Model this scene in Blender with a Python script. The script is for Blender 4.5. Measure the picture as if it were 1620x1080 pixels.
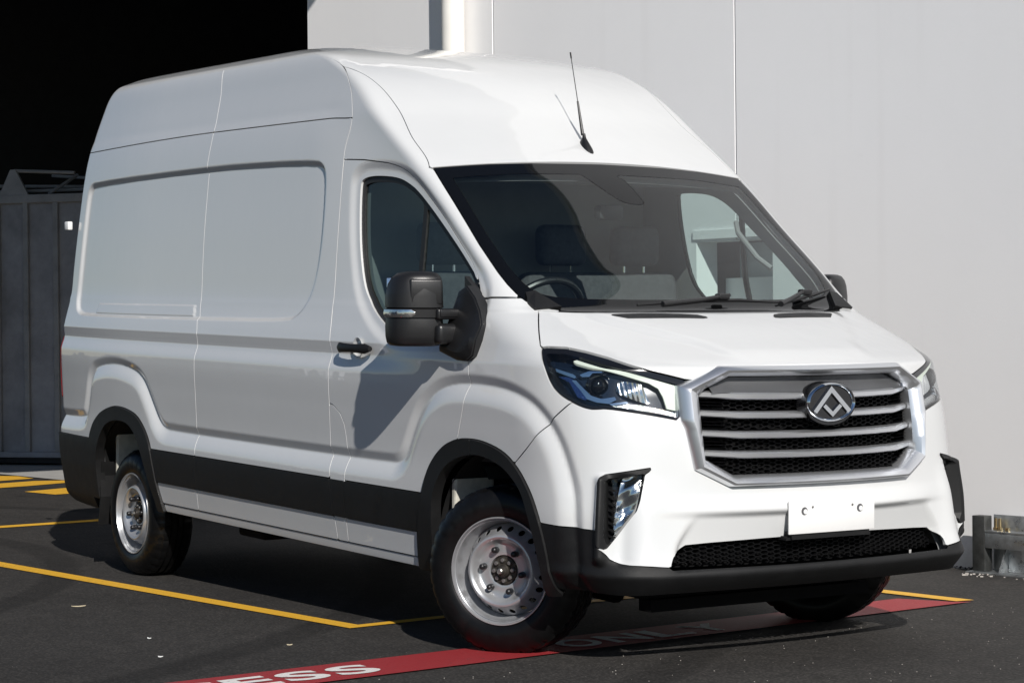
import bpy, bmesh, math, random
import numpy as np
from mathutils import Vector, Matrix
random.seed(7); np.random.seed(7)
for o in list(bpy.data.objects): bpy.data.objects.remove(o)
scene = bpy.context.scene
COL = scene.collection

# ------------------------------------------------------------------ camera, sky, sun, exposure
CAM = (7.934, -5.937, 1.33); YAW, PITCH, ROLL = 2.5720, -0.0040, -0.0100
def cam_axes():
    f = Vector((math.cos(PITCH)*math.cos(YAW), math.cos(PITCH)*math.sin(YAW), math.sin(PITCH)))
    r = f.cross(Vector((0, 0, 1))).normalized(); u = r.cross(f)
    c, s = math.cos(ROLL), math.sin(ROLL)
    return c*r + s*u, -s*r + c*u, f
cr, cu, cf = cam_axes()
cd = bpy.data.cameras.new('camera'); co = bpy.data.objects.new('camera', cd); COL.objects.link(co)
co.matrix_world = Matrix(((cr.x, cu.x, -cf.x, CAM[0]), (cr.y, cu.y, -cf.y, CAM[1]), (cr.z, cu.z, -cf.z, CAM[2]), (0, 0, 0, 1)))
cd.sensor_width = 36.0; cd.lens = 36.0*3556.8/1620.0; cd.clip_start = 0.1; cd.clip_end = 3000
scene.camera = co

SUN = Vector((-1.0, 0.335, -0.66)).normalized()          # direction the light travels
elev = math.asin(-SUN.z); az = math.atan2(-SUN.y, -SUN.x)
world = bpy.data.worlds.new('World'); scene.world = world; world.use_nodes = True
nt = world.node_tree; nt.nodes.clear()
wo = nt.nodes.new('ShaderNodeOutputWorld'); bg = nt.nodes.new('ShaderNodeBackground'); sk = nt.nodes.new('ShaderNodeTexSky')
sk.sky_type = 'NISHITA'; sk.sun_disc = False; sk.sun_elevation = elev; sk.sun_rotation = math.radians(90) - az
sk.air_density = 1.0; sk.dust_density = 0.15; sk.ozone_density = 3.5
bg.inputs['Strength'].default_value = 0.052
nt.links.new(sk.outputs[0], bg.inputs[0]); nt.links.new(bg.outputs[0], wo.inputs[0])
sd = bpy.data.lights.new('sun', 'SUN'); sd.energy = 4.35; sd.angle = math.radians(0.5); sd.color = (1.0, 0.955, 0.90)
so = bpy.data.objects.new('sun', sd); COL.objects.link(so)
so.rotation_euler = SUN.to_track_quat('-Z', 'Y').to_euler(); so.location = (10, -6, 12)
scene.view_settings.view_transform = 'Standard'; scene.view_settings.look = 'None'
scene.view_settings.exposure = 0.12; scene.view_settings.gamma = 1.0; scene.view_settings.use_curve_mapping = False
scene.cycles.max_bounces = 10; scene.cycles.transparent_max_bounces = 16; scene.cycles.glossy_bounces = 6

# ------------------------------------------------------------------ materials
def new_mat(name):
    m = bpy.data.materials.new(name); m.use_nodes = True
    return m, m.node_tree, m.node_tree.nodes['Principled BSDF']
def mat(name, col, rough=0.5, metal=0.0, coat=0.0, noise=0.0, nscale=6.0, bump=0.0, bscale=200.0, rvar=0.0, emit=None, estr=0.0, spec=0.5, coords='Object'):
    m, t, b = new_mat(name)
    b.inputs['Base Color'].default_value = (*col, 1); b.inputs['Roughness'].default_value = rough
    b.inputs['Metallic'].default_value = metal; b.inputs['Coat Weight'].default_value = coat
    b.inputs['Coat Roughness'].default_value = 0.03; b.inputs['Specular IOR Level'].default_value = spec
    if emit: b.inputs['Emission Color'].default_value = (*emit, 1); b.inputs['Emission Strength'].default_value = estr
    L = t.links
    if noise or rvar or bump:
        tc = t.nodes.new('ShaderNodeTexCoord')
    if noise or rvar:
        n = t.nodes.new('ShaderNodeTexNoise'); n.inputs['Scale'].default_value = nscale; n.inputs['Detail'].default_value = 6; n.inputs['Roughness'].default_value = 0.65
        L.new(tc.outputs[coords], n.inputs['Vector'])
        if noise:
            mr = t.nodes.new('ShaderNodeMapRange'); mr.inputs[1].default_value = 0.3; mr.inputs[2].default_value = 0.7
            mr.inputs[3].default_value = 1-noise; mr.inputs[4].default_value = 1+noise*0.4
            L.new(n.outputs['Fac'], mr.inputs[0])
            mx = t.nodes.new('ShaderNodeVectorMath'); mx.operation = 'SCALE'; mx.inputs[0].default_value = col
            L.new(mr.outputs[0], mx.inputs['Scale']); L.new(mx.outputs[0], b.inputs['Base Color'])
        if rvar:
            m2 = t.nodes.new('ShaderNodeMapRange'); m2.inputs[1].default_value = 0.3; m2.inputs[2].default_value = 0.7
            m2.inputs[3].default_value = max(0.01, rough-rvar); m2.inputs[4].default_value = rough+rvar
            L.new(n.outputs['Fac'], m2.inputs[0]); L.new(m2.outputs[0], b.inputs['Roughness'])
    if bump:
        n2 = t.nodes.new('ShaderNodeTexNoise'); n2.inputs['Scale'].default_value = bscale; n2.inputs['Detail'].default_value = 4
        L.new(tc.outputs[coords], n2.inputs['Vector'])
        bp = t.nodes.new('ShaderNodeBump'); bp.inputs['Strength'].default_value = bump; bp.inputs['Distance'].default_value = 0.003
        L.new(n2.outputs['Fac'], bp.inputs['Height']); L.new(bp.outputs[0], b.inputs['Normal'])
    return m
def glass_mat(name, tint, refl=1.0, rough=0.0, f0=1.5):
    m = bpy.data.materials.new(name); m.use_nodes = True; t = m.node_tree; t.nodes.clear(); L = t.links
    out = t.nodes.new('ShaderNodeOutputMaterial'); mix = t.nodes.new('ShaderNodeMixShader'); tr = t.nodes.new('ShaderNodeBsdfTransparent'); gl = t.nodes.new('ShaderNodeBsdfGlossy'); fr = t.nodes.new('ShaderNodeFresnel')
    tr.inputs[0].default_value = (*tint, 1); gl.inputs['Roughness'].default_value = rough; 
    geo = t.nodes.new('ShaderNodeNewGeometry'); mr = t.nodes.new('ShaderNodeMapRange'); mr.inputs[3].default_value = f0; mr.inputs[4].default_value = 1/f0
    L.new(geo.outputs['Backfacing'], mr.inputs[0]); L.new(mr.outputs[0], fr.inputs[0])
    gl.inputs[0].default_value = (refl, refl, refl, 1)
    L.new(fr.outputs[0], mix.inputs[0]); L.new(tr.outputs[0], mix.inputs[1]); L.new(gl.outputs[0], mix.inputs[2]); L.new(mix.outputs[0], out.inputs[0])
    return m
M = {}
M['paint'] = mat('white_paint', (0.665, 0.675, 0.675), 0.32, coat=0.9, noise=0.015, nscale=3, rvar=0.04)
pn = M['paint'].node_tree; pb_ = pn.nodes['Principled BSDF']; pb_.inputs['Coat Weight'].default_value = 1.0; pb_.inputs['Coat IOR'].default_value = 1.62; pb_.inputs['Coat Roughness'].default_value = .02
_tc = pn.nodes.new('ShaderNodeTexCoord'); _n = pn.nodes.new('ShaderNodeTexNoise'); _n.inputs['Scale'].default_value = 5.0; _n.inputs['Detail'].default_value = 2
_b = pn.nodes.new('ShaderNodeBump'); _b.inputs['Strength'].default_value = .22; _b.inputs['Distance'].default_value = .010
pn.links.new(_tc.outputs['Object'], _n.inputs['Vector']); pn.links.new(_n.outputs['Fac'], _b.inputs['Height']); pn.links.new(_b.outputs[0], pb_.inputs['Coat Normal'])
M['plastic'] = mat('black_textured_plastic', (0.0095, 0.0097, 0.0102), 0.50, noise=0.25, nscale=9, bump=0.2, bscale=500, rvar=0.06, spec=.32)
M['plastic_smooth'] = mat('black_mirror_plastic', (0.012, 0.012, 0.0128), 0.36, bump=0.10, bscale=700, rvar=0.05)
M['gloss_black'] = mat('gloss_black', (0.008, 0.008, 0.009), 0.12, coat=0.5)
M['frit'] = mat('black_glass_border', (0.004, 0.0042, 0.0046), 0.03, spec=.42)
M['rubber'] = mat('rubber_seal', (0.012, 0.012, 0.012), 0.5)
M['tyre'] = mat('tyre_rubber', (0.0042, 0.0042, 0.0045), 0.42, noise=0.3, nscale=14, bump=0.08, bscale=260, rvar=0.05, spec=.22, coat=.15)
M['tyre'].node_tree.nodes['Principled BSDF'].inputs['Coat Roughness'].default_value = .16
M['mesh_black'] = mat('grille_mesh_black', (0.004, 0.004, 0.0045), 0.5, spec=.18)
M['silver'] = mat('satin_silver', (0.84, 0.855, 0.88), 0.30, metal=0.88, coat=.2)
M['chrome'] = mat('chrome', (0.80, 0.82, 0.84), 0.06, metal=1.0)
M['steel'] = mat('wheel_steel_paint', (0.47, 0.48, 0.495), 0.30, metal=0.62, noise=0.04, nscale=30, coat=.25)
M['dark'] = mat('underbody_black', (0.006, 0.006, 0.0065), 0.8, noise=0.3, nscale=8, spec=.12)
M['liner'] = mat('wheel_liner', (0.007, 0.007, 0.0075), 0.7, noise=0.3, nscale=12)
M['inner'] = mat('interior_trim', (0.24, 0.245, 0.245), 0.7, noise=0.1)
M['inner_dark'] = mat('interior_dark', (0.04, 0.041, 0.043), 0.6, noise=0.2)
M['seat'] = mat('seat_fabric', (0.07, 0.072, 0.077), 0.9, noise=0.3, nscale=40, bump=0.3)
M['lens_dark'] = mat('headlight_housing', (0.006, 0.011, 0.022), 0.22, coat=0.4)
M['reflector'] = mat('reflector', (0.90, 0.89, 0.87), 0.13, metal=1.0, bump=0.35, bscale=45)
M['drl'] = mat('daytime_light_strip', (0.50, 0.54, 0.47), 0.3, emit=(0.93, 1.0, 0.82), estr=0.22)
M['nut'] = mat('black_wheel_nut', (0.02, 0.02, 0.022), 0.35, metal=0.3)
M['bolt'] = mat('bright_bolt', (0.42, 0.41, 0.39), 0.38, metal=0.9, noise=0.3, nscale=60)
M['hub'] = mat('greasy_hub', (0.055, 0.048, 0.04), 0.45, metal=0.5, noise=0.6, nscale=60)
M['plate'] = mat('blank_plate_white', (0.80, 0.80, 0.79), 0.45)
M['red_lamp'] = mat('tail_lamp_red', (0.22, 0.005, 0.01), 0.12, coat=0.8)
M['amber'] = mat('amber_lens', (0.75, 0.30, 0.02), 0.2, coat=0.5)
M['chassis_cream'] = mat('dusty_inner_panel', (0.62, 0.60, 0.52), 0.6, noise=0.25, nscale=18)
M['glass'] = glass_mat('window_glass', (0.60, 0.71, 0.69))
M['ws_glass'] = glass_mat('windscreen_glass', (0.80, 0.88, 0.865), f0=1.58)
M['lamp_glass'] = glass_mat('lamp_glass', (0.93, 0.95, 0.96), f0=1.45)

# ------------------------------------------------------------------ object helpers
def tag(o, label=None, cat=None, group=None, kind=None):
    if label: o['label'] = label
    if cat: o['category'] = cat
    if group: o['group'] = group
    if kind: o['kind'] = kind
    return o
def empty(name, loc=(0, 0, 0), rot=(0, 0, 0)):
    o = bpy.data.objects.new(name, None); o.empty_display_size = 0.1; COL.objects.link(o); o.location = loc; o.rotation_euler = rot
    return o
def mesh_obj(name, V, F, m, parent=None, smooth=False, sharp=None):
    me = bpy.data.meshes.new(name)
    me.from_pydata([tuple(map(float, v)) for v in V] if not isinstance(V, np.ndarray) else V.tolist(), [], F if isinstance(F, list) else F.tolist())
    if smooth:
        me.polygons.foreach_set('use_smooth', [True]*len(me.polygons))
        if sharp: me.set_sharp_from_angle(angle=math.radians(sharp))
    me.materials.append(m); me.update()
    o = bpy.data.objects.new(name, me); COL.objects.link(o)
    if parent: o.parent = parent
    return o
def bm_obj(name, bm, m, parent=None, smooth=False, sharp=35):
    me = bpy.data.meshes.new(name); bmesh.ops.recalc_face_normals(bm, faces=bm.faces); bm.to_mesh(me); bm.free()
    if smooth:
        me.polygons.foreach_set('use_smooth', [True]*len(me.polygons)); me.set_sharp_from_angle(angle=math.radians(sharp))
    me.materials.append(m)
    o = bpy.data.objects.new(name, me); COL.objects.link(o)
    if parent: o.parent = parent
    return o
def bm_box(bm, c, s, rot=None, bevel=0.0, seg=2):
    mtx = Matrix.Translation(Vector(c))
    if rot is not None: mtx = mtx @ rot.to_4x4()
    mtx = mtx @ Matrix.Diagonal((s[0], s[1], s[2], 1))
    r = bmesh.ops.create_cube(bm, size=1.0, matrix=mtx)
    if bevel > 0:
        es = list({e for v in r['verts'] for e in v.link_edges})
        bmesh.ops.bevel(bm, geom=es, offset=bevel, segments=seg, affect='EDGES', profile=0.5)
def bm_tube(bm, pts, rad, n=10, caps=True):
    pts = [Vector(p) for p in pts]; rings = []
    rads = rad if isinstance(rad, (list, tuple)) else [rad]*len(pts)
    up = Vector((0, 0, 1))
    for i, p in enumerate(pts):
        d = (pts[min(i+1, len(pts)-1)] - pts[max(i-1, 0)]).normalized()
        a = d.cross(up)
        if a.length < 1e-3: a = d.cross(Vector((1, 0, 0)))
        a.normalize(); b = d.cross(a).normalized()
        rings.append([bm.verts.new(p + rads[i]*(math.cos(t)*a + math.sin(t)*b)) for t in [2*math.pi*k/n for k in range(n)]])
    for i in range(len(rings)-1):
        for k in range(n):
            bm.faces.new((rings[i][k], rings[i][(k+1) % n], rings[i+1][(k+1) % n], rings[i+1][k]))
    if caps: bm.faces.new(rings[0][::-1]); bm.faces.new(rings[-1])
def bm_cyl(bm, p0, p1, r, n=16): bm_tube(bm, [p0, p1], r, n)
def bm_prism(bm, poly, p0, ax_u, ax_v, ax_n, d0, d1):
    """poly in (u,v) extruded along ax_n from d0 to d1"""
    p0 = Vector(p0); U = Vector(ax_u); Vv = Vector(ax_v); N = Vector(ax_n)
    a = [bm.verts.new(p0 + U*u + Vv*v + N*d0) for u, v in poly]; b = [bm.verts.new(p0 + U*u + Vv*v + N*d1) for u, v in poly]
    n = len(poly); bm.faces.new(a[::-1]); bm.faces.new(b)
    for i in range(n): bm.faces.new((a[i], a[(i+1) % n], b[(i+1) % n], b[i]))
def box_obj(name, c, s, m, parent=None, bevel=0.0, rot=None, smooth=None):
    bm = bmesh.new(); bm_box(bm, c, s, rot, bevel); return bm_obj(name, bm, m, parent, smooth=bevel > 0 if smooth is None else smooth)
def lathe(prof, n, axis='Y'):
    """prof list of (r, y) revolved about Y; returns V,F"""
    V = []; F = []
    for r, y in prof:
        for k in range(n):
            a = 2*math.pi*k/n; V.append((r*math.cos(a), y, r*math.sin(a)))
    for i in range(len(prof)-1):
        for k in range(n):
            F.append((i*n+k, (i+1)*n+k, (i+1)*n+(k+1) % n, i*n+(k+1) % n))
    return V, F

# ------------------------------------------------------------------ van body surface: rings of the body at each height (metres, x forward, z up, front axle at x=0)
def pchip(xk,yk,x):
    xk=np.asarray(xk,float);yk=np.asarray(yk,float);x=np.asarray(x,float)
    h=np.diff(xk);d=np.diff(yk)/h
    m=np.zeros_like(yk);m[0]=d[0];m[-1]=d[-1]
    for i in range(1,len(xk)-1):
        if d[i-1]*d[i]>0:
            w1=2*h[i]+h[i-1];w2=h[i]+2*h[i-1]
            m[i]=(w1+w2)/(w1/d[i-1]+w2/d[i])
    i=np.clip(np.searchsorted(xk,x)-1,0,len(h)-1)
    t=(x-xk[i])/h[i];t2=t*t;t3=t2*t
    return (2*t3-3*t2+1)*yk[i]+(t3-2*t2+t)*h[i]*m[i]+(-2*t3+3*t2)*yk[i+1]+(t3-t2)*h[i]*m[i+1]
# z,  Xf,   B,   w,    ry,  rx,  xr
LV=np.array([
(.20, .93, .10, .93, .20,.34,-4.84),
(.30, .98, .12, .975,.24,.42,-4.89),
(.39,1.00, .14, .99,.27,.48,-4.90),
(.50,1.005,.20,1.005,.28,.50,-4.91),
(.63,1.005,.24,1.014,.27,.50,-4.91),
(.75,1.000,.27,1.013,.27,.52,-4.91),
(.95,.990 ,.30,1.022,.34,.58,-4.91),
(1.10,.975,.34,1.03 ,.40,.62,-4.90),
(1.17,.965,.36,1.03 ,.42,.64,-4.90),
(1.205,.955,.36,1.03,.46,.66,-4.90),
(1.225,.92,.36,1.026,.46,.62,-4.90),
(1.26,.82 ,.34,1.018,.44,.56,-4.89),
(1.30,.70 ,.32,1.01,.40,.48,-4.885),
(1.36,.52 ,.28,.996,.34,.42,-4.88),
(1.41,.34 ,.20,.986,.28,.36,-4.87),
(1.43,.255,.15,.983,.19,.28,-4.87),
(1.46,.205,.15,.978,.15,.24,-4.86),
(1.60,.035,.16,.968,.085,.15,-4.845),
(1.80,-.225,.17,.956,.075,.13,-4.81),
(2.00,-.485,.17,.943,.07,.12,-4.77),
(2.08,-.60 ,.17,.938,.07,.12,-4.75),
(2.20,-.775,.18,.928,.07,.12,-4.715),
(2.30,-.92,.19,.914,.07,.12,-4.68),
(2.40,-1.055,.20,.892,.07,.12,-4.635),
(2.50,-1.215,.20,.874,.075,.13,-4.575),
(2.58,-1.385,.20,.862,.08,.14,-4.51),
(2.62,-1.49,.20,.852,.09,.16,-4.46),
(2.648,-1.595,.20,.836,.12,.22,-4.41),
(2.672,-1.71,.20,.79,.20,.34,-4.35),
(2.70,-1.87,.18,.715,.30,.48,-4.27),
(2.722,-2.02,.15,.59,.32,.50,-4.18),
(2.74,-2.22,.10,.44,.30,.40,-4.08),
(2.755,-2.52,.10,.28,.20,.30,-3.95),
(2.765,-3.1,.10,.10,.08,.10,-3.75),
])
def P(z):
    return [pchip(LV[:,0],LV[:,k],z) for k in range(1,7)]
NZ=np.array([(0,0),(1.38,0),(1.46,.016),(1.6,.042),(1.8,.042),(2.0,.034),(2.2,.020),(2.40,0),(3,0)])
def sstep(t):
    t=np.clip(t,0,1);return t*t*(3-2*t)
def halfcurve(z,n=(30,26,150,10,14)):
    """y>=0 half ring front centre -> rear centre ; z scalar"""
    Xf,B,w,ry,rx,xr=[float(v) for v in P(z)]
    N=float(pchip(NZ[:,0],NZ[:,1],z));wf=w-N
    yc=wf-ry
    y=np.linspace(0,yc,n[0],endpoint=False);x=Xf-B*y*y
    P0=np.array([Xf-B*yc*yc,yc]);T=np.array([-2*B*yc,1.]);
    P3=np.array([P0[0]-rx,wf])
    P1=P0+T*ry*.75;P2=P3+np.array([rx*.62,0])
    t=np.linspace(0,1,n[1],endpoint=False)[:,None]
    c=(1-t)**3*P0+3*(1-t)**2*t*P1+3*(1-t)*t*t*P2+t**3*P3
    rr=min(.12,w*.5)
    # side with slight taper to the rear
    xe=xr+rr
    s=np.linspace(P3[0],xe,n[2],endpoint=False)
    tap=lambda x: -np.clip((-3.6-x),0,9)**2*.035
    sy=w+tap(s)-N*sstep((s+1.7)/(P3[0]+1.7+1e-6))
    we=w+tap(xe)
    a=np.linspace(0,np.pi/2,n[3],endpoint=False)
    cx=xe-rr*np.sin(a);cy=we-rr+rr*np.cos(a)
    yy=np.linspace(we-rr,0,n[4]);xx=np.full_like(yy,xr)
    X=np.concatenate([x,c[:,0],s,cx,xx]);Y=np.concatenate([y,c[:,1],sy,cy,yy])
    return X,Y
def zlevels(step=.012):
    z=np.linspace(.20,2.765,20000)
    xf,_,w,_,_,_=P(z)
    dl=np.sqrt(np.diff(z)**2*1+np.diff(xf)**2+np.diff(w)**2)
    L=np.concatenate([[0],np.cumsum(dl)])
    n=int(L[-1]/step)
    return np.interp(np.linspace(0,L[-1],n),L,z)
P_XY = P
RECESS = [(-4.556,2.029),(-4.589,1.845),(-4.622,1.624),(-4.644,1.436),(-4.62,1.385),(-4.584,1.356),(-4.475,1.338),(-2.783,1.344),(-1.819,1.352),(-1.72,1.38),(-1.64,1.45),(-1.585,1.551),(-1.55,1.702),(-1.54,1.881),(-1.545,2.04),(-1.57,2.085),(-1.64,2.105),(-2.179,2.118),(-2.845,2.122),(-4.448,2.095),(-4.52,2.08)]
LOWER = [(-5.2,.735),(-4.42,.737),(-4.381,.779),(-4.33,.88),(-4.291,.966),(-4.25,1.01),(-4.195,1.042),(-3.993,1.067),(-3.8,1.067),(-3.606,1.042),(-3.53,1.015),(-3.476,.98),(-3.381,.865),(-3.32,.79),(-3.25,.745),(-3.15,.735),(-.78,.735),(-.70,.745),(-.644,.785),(-.593,.863),(-.522,.963),(-.44,1.036),(-.307,1.095),(-.122,1.117),(.152,1.109),(.335,1.075),(.443,1.014),(.531,.919),(.593,.784),(.635,.66),(.66,.1),(-5.2,.1)]
WO = [(-1.232,1.99),(-1.223,1.845),(-1.191,1.668),(-1.137,1.523),(-1.036,1.436),(-.93,1.375),(-.838,1.337),(-.75,1.318),(-.60,1.312),(-.30,1.318),(-.10,1.335),(-.105,1.44),(-.14,1.508),(-.371,1.688),(-.593,1.845),(-.72,1.93),(-.791,1.968),(-.904,2.007),(-1.074,2.021),(-1.17,2.019),(-1.215,2.008)]
RO = [(-4.285,.0),(-4.285,.5),(-4.267,.639),(-4.235,.69),(-4.19,.734),(-4.13,.77),(-4.061,.800),(-3.917,.835),(-3.772,.838),(-3.625,.818),(-3.56,.798),(-3.513,.773),(-3.44,.72),(-3.375,.642),(-3.345,.55),(-3.316,.423),(-3.26,.30),(-3.2,.0)]
RI = [(-4.20,.0),(-4.181,.482),(-4.155,.57),(-4.098,.65),(-4.02,.72),(-3.92,.751),(-3.80,.762),(-3.686,.752),(-3.60,.715),(-3.523,.65),(-3.46,.54),(-3.404,.418),(-3.34,.30),(-3.28,.0)]
FO = [(-.56,.0),(-.54,.35),(-.522,.46),(-.488,.566),(-.46,.64),(-.423,.723),(-.375,.78),(-.315,.826),(-.25,.86),(-.169,.882),(-.06,.889),(.041,.884),(.187,.854),(.282,.801),(.35,.74),(.411,.67),(.47,.56),(.505,.40),(.54,.0)]
FI = [(-.43,.0),(-.395,.45),(-.379,.577),(-.366,.63),(-.338,.689),(-.268,.762),(-.164,.804),(-.06,.823),(.042,.825),(.182,.793),(.26,.75),(.327,.70),(.38,.61),(.422,.493),(.45,.35),(.48,.0)]
DOORTOP = [(-1.375,2.108),(-1.198,2.099),(-.995,2.077),(-.90,2.058),(-.822,2.032),(-.74,1.987),(-.494,1.814),(-.271,1.64),(-.194,1.562),(-.143,1.495),(-.118,1.42),(-.10,1.34),(-.088,1.24),(-.088,1.131),(-.113,1.025),(-.17,.888),(-.19,.80),(-.19,.2)]
HL = [(.598,1.277),(.562,1.282),(.452,1.281),(.33,1.266),(.2,1.245),(.07,1.218),(-.053,1.193),(-.236,1.160),(-.240,1.0),(-.10,1.020),(.038,1.036),(.178,1.049),(.225,1.046),(.269,1.045),(.33,1.056),(.405,1.079),(.455,1.098),(.497,1.122),(.53,1.155),(.553,1.19),(.58,1.235)]
FOG = [(.206,.76),(.195,.783),(.175,.792),(-.075,.820),(-.066,.808),(-.040,.795),(-.018,.695),(-.002,.655),(.133,.530),(.158,.505),(.192,.515),(.206,.545)]
BLACK = [(.75,.590),(.206,.575),(.192,.515),(.158,.485),(.135,.465),(.08,.452),(.012,.445),(-.19,.436),(-.2,.425),(-1.5,.425),(-1.5,.0),(.75,.0)]
INTAKE = [(-.197,.445),(-.205,.47),(-.229,.497),(-.276,.519),(-.4,.524),(-.7,.531),(-1.5,.540),(-1.5,.425),(-.2,.425)]
BONNET = [(.60,1.279),(.562,1.284),(.452,1.283),(.33,1.268),(.2,1.247),(.07,1.220),(-.053,1.195),(-.236,1.162),(-.30,1.158),(-.46,1.209),(-.7,1.216),(-1.5,1.222),(-1.5,1.413),(.4,1.413),(.60,1.419),(.687,1.425),(.668,1.39),(.642,1.347),(.622,1.315)]
WSP = [(-1.5,1.416),(.2,1.418),(.522,1.423),(.62,1.429),(.702,1.440),(.77,1.460),(.832,1.489),(.90,1.53),(.97,1.579),(1.128,1.702),(1.342,1.884),(1.53,2.040),(1.545,2.050),(1.535,2.056),(1.3,2.070),(1.0,2.082),(.6,2.088),(-1.5,2.088)]
GRO = [(.462,1.212),(.578,1.158),(.632,1.136),(.634,1.0),(.622,.968),(.597,.812),(.462,.743)]      # half outline (|y|, z) of the grille frame
GRI = [(.425,1.172),(.525,1.124),(.552,1.098),(.552,1.0),(.552,.96),(.548,.850),(.430,.783)]

def psdf(px, pz, poly):
    """signed distance, positive inside"""
    poly = np.asarray(poly, float); out = np.full(px.shape, -1.0)
    lo = poly.min(0)-.25; hi = poly.max(0)+.25
    m = (px > lo[0]) & (px < hi[0]) & (pz > lo[1]) & (pz < hi[1])
    x = px[m]; z = pz[m]
    d = np.full(x.shape, 1e9); ins = np.zeros(x.shape, bool); n = len(poly)
    for i in range(n):
        a = poly[i]; b = poly[(i+1) % n]; e = b-a; L2 = e@e
        if L2 < 1e-12: continue
        t = np.clip(((x-a[0])*e[0]+(z-a[1])*e[1])/L2, 0, 1)
        d = np.minimum(d, np.hypot(x-a[0]-t*e[0], z-a[1]-t*e[1]))
        c = ((a[1] > z) != (b[1] > z))
        with np.errstate(divide='ignore', invalid='ignore'):
            xi = (b[0]-a[0])*(z-a[1])/(b[1]-a[1])+a[0]
        ins ^= c & (x < xi)
    out[m] = np.where(ins, d, -d)
    return out
def smooth_poly(poly, it=2):
    p = np.asarray(poly, float)
    for _ in range(it):
        q = np.roll(p, -1, 0); p = np.stack([p*.75+q*.25, p*.25+q*.75], 1).reshape(-1, 2)
    return p
def lin(v, pts):
    pts = np.asarray(pts, float); o = np.argsort(pts[:, 0]); p_ = pts[o]
    if len(p_) > 3: return pchip(p_[:, 0], p_[:, 1], np.clip(v, p_[0, 0], p_[-1, 0]))
    return np.interp(v, p_[:, 0], p_[:, 1])
X1 = [(.2,-1.285),(.348,-1.292),(.555,-1.307),(.787,-1.338),(.966,-1.334),(1.201,-1.330),(1.30,-1.352),(1.433,-1.378),(1.671,-1.385),(1.965,-1.383),(2.141,-1.376),(2.298,-1.333),(2.40,-1.365),(2.482,-1.425),(2.54,-1.49),(2.59,-1.60),(2.642,-1.84),(2.7,-2.2),(2.9,-2.6)]
X2 = [(.2,-2.84),(.63,-2.81),(.728,-2.817),(1.025,-2.815),(1.254,-2.812),(1.417,-2.868),(1.749,-2.884),(2.11,-2.866),(2.312,-2.832),(2.505,-2.826),(2.70,-2.87),(2.9,-2.9)]
AP = [(1.9,1.50),(2.052,1.560),(2.194,1.735),(2.34,1.90),(2.48,2.125),(2.54,2.30),(2.59,2.6),(2.9,5.0)]

def disp_field(X, Y, Z):
    """outward relief of the pressed panels; Y is |y|"""
    A = Y-X; side = Y > .70
    d = np.zeros_like(X)
    sp = side & (Z < 2.3)
    # window-less pressed recess in the load-bay side
    r = np.where(sp, psdf(X, Z, smooth_poly(RECESS)), -1)
    d -= .017*np.clip((r+.011)/.022, 0, 1)
    # sunken lower strip at the back of the recess
    r2 = np.where(sp, psdf(X, Z, [(-4.30,1.30),(-4.28,1.405),(-2.93,1.411),(-2.90,1.30)]), -1)
    d += .007*sstep((r2+.003)/.006)*sstep((r-.005)/.01)
    # shoulder groove
    k = sstep((-.35-X)/.8)*np.where(sp, 1, 0)
    g = np.where(Z > 1.212, 1-np.clip((Z-1.212)/.052, 0, 1), 1-sstep((1.212-Z)/.085))
    d -= .020*g*k
    # lower character line and wheel-arch flares
    f = np.where(Y > .62, psdf(X, Z, smooth_poly(LOWER)), -1)
    amp = .030
    d += np.where(f < 0, -.016*np.clip((f+.042)/.042, 0, 1), -.016+amp*sstep(.5+.5*np.clip(f/.085, 0, 1))*2-amp)*np.where(f > -.05, 1, 0)
    # subtle break in the side above the gutter
    d -= .0025*np.exp(-((Z-2.35)/.03)**2)*sstep((-1.3-X)/.3)*np.where(side, 1, 0)
    # frame pressing around the cab door window
    w = np.where(sp, psdf(X, Z, smooth_poly(WO)), -1)
    d -= .012*sstep((w+.080)/.055)
    # bonnet: raised centre with soft shoulders
    yb = lin(X, [(.2,.68),(.29,.66),(.55,.50),(.69,.40),(.9,.34)])
    d += .012*sstep((yb-Y)/.10+.5)*sstep((Z-1.225)/.04)*(1-sstep((Z-1.40)/.02))*np.where(X > .15, 1, 0)
    # front bumper: number plate shelf falls away between the corner horns
    yb = lin(Z, [(.3,.66),(.44,.70),(.50,.685),(.635,.60),(.8,.5)])
    m = sstep((yb-Y)/.024+.5)*np.where(X > .5, 1, 0)
    d -= .030*np.clip((.640-Z)/.125, 0, 1)*m*sstep((Z-.415)/.03)
    # corner horns stand proud next to the fog lamps, and the face above the shelf swells a little
    d += .010*np.exp(-((A+.07)/.08)**2)*sstep((.80-Z)/.15)*sstep((Z-.40)/.05)*np.where(X > .5, 1, 0)
    d += .022*sstep((.72-Z)/.08)*sstep((Z-.62)/.03)*np.where(X > .6, 1, 0)*np.exp(-(Y/.62)**6)
    fl = sstep((Z-.43)/.04)*(1-sstep((Z-.77)/.03))*np.where(X > .5, 1, 0)
    d += .032*np.exp(-((A-.19)/.030)**2)*fl - .014*np.exp(-((A-.07)/.05)**2)*fl
    # black lower bumper: bevelled lip
    d += np.where(Z > .398, .007*(1-sstep((Z-.398)/.045)), .007-np.clip((.398-Z)/.085, 0, 1)*.060)*sstep((X-.45)/.15)
    return d

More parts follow.
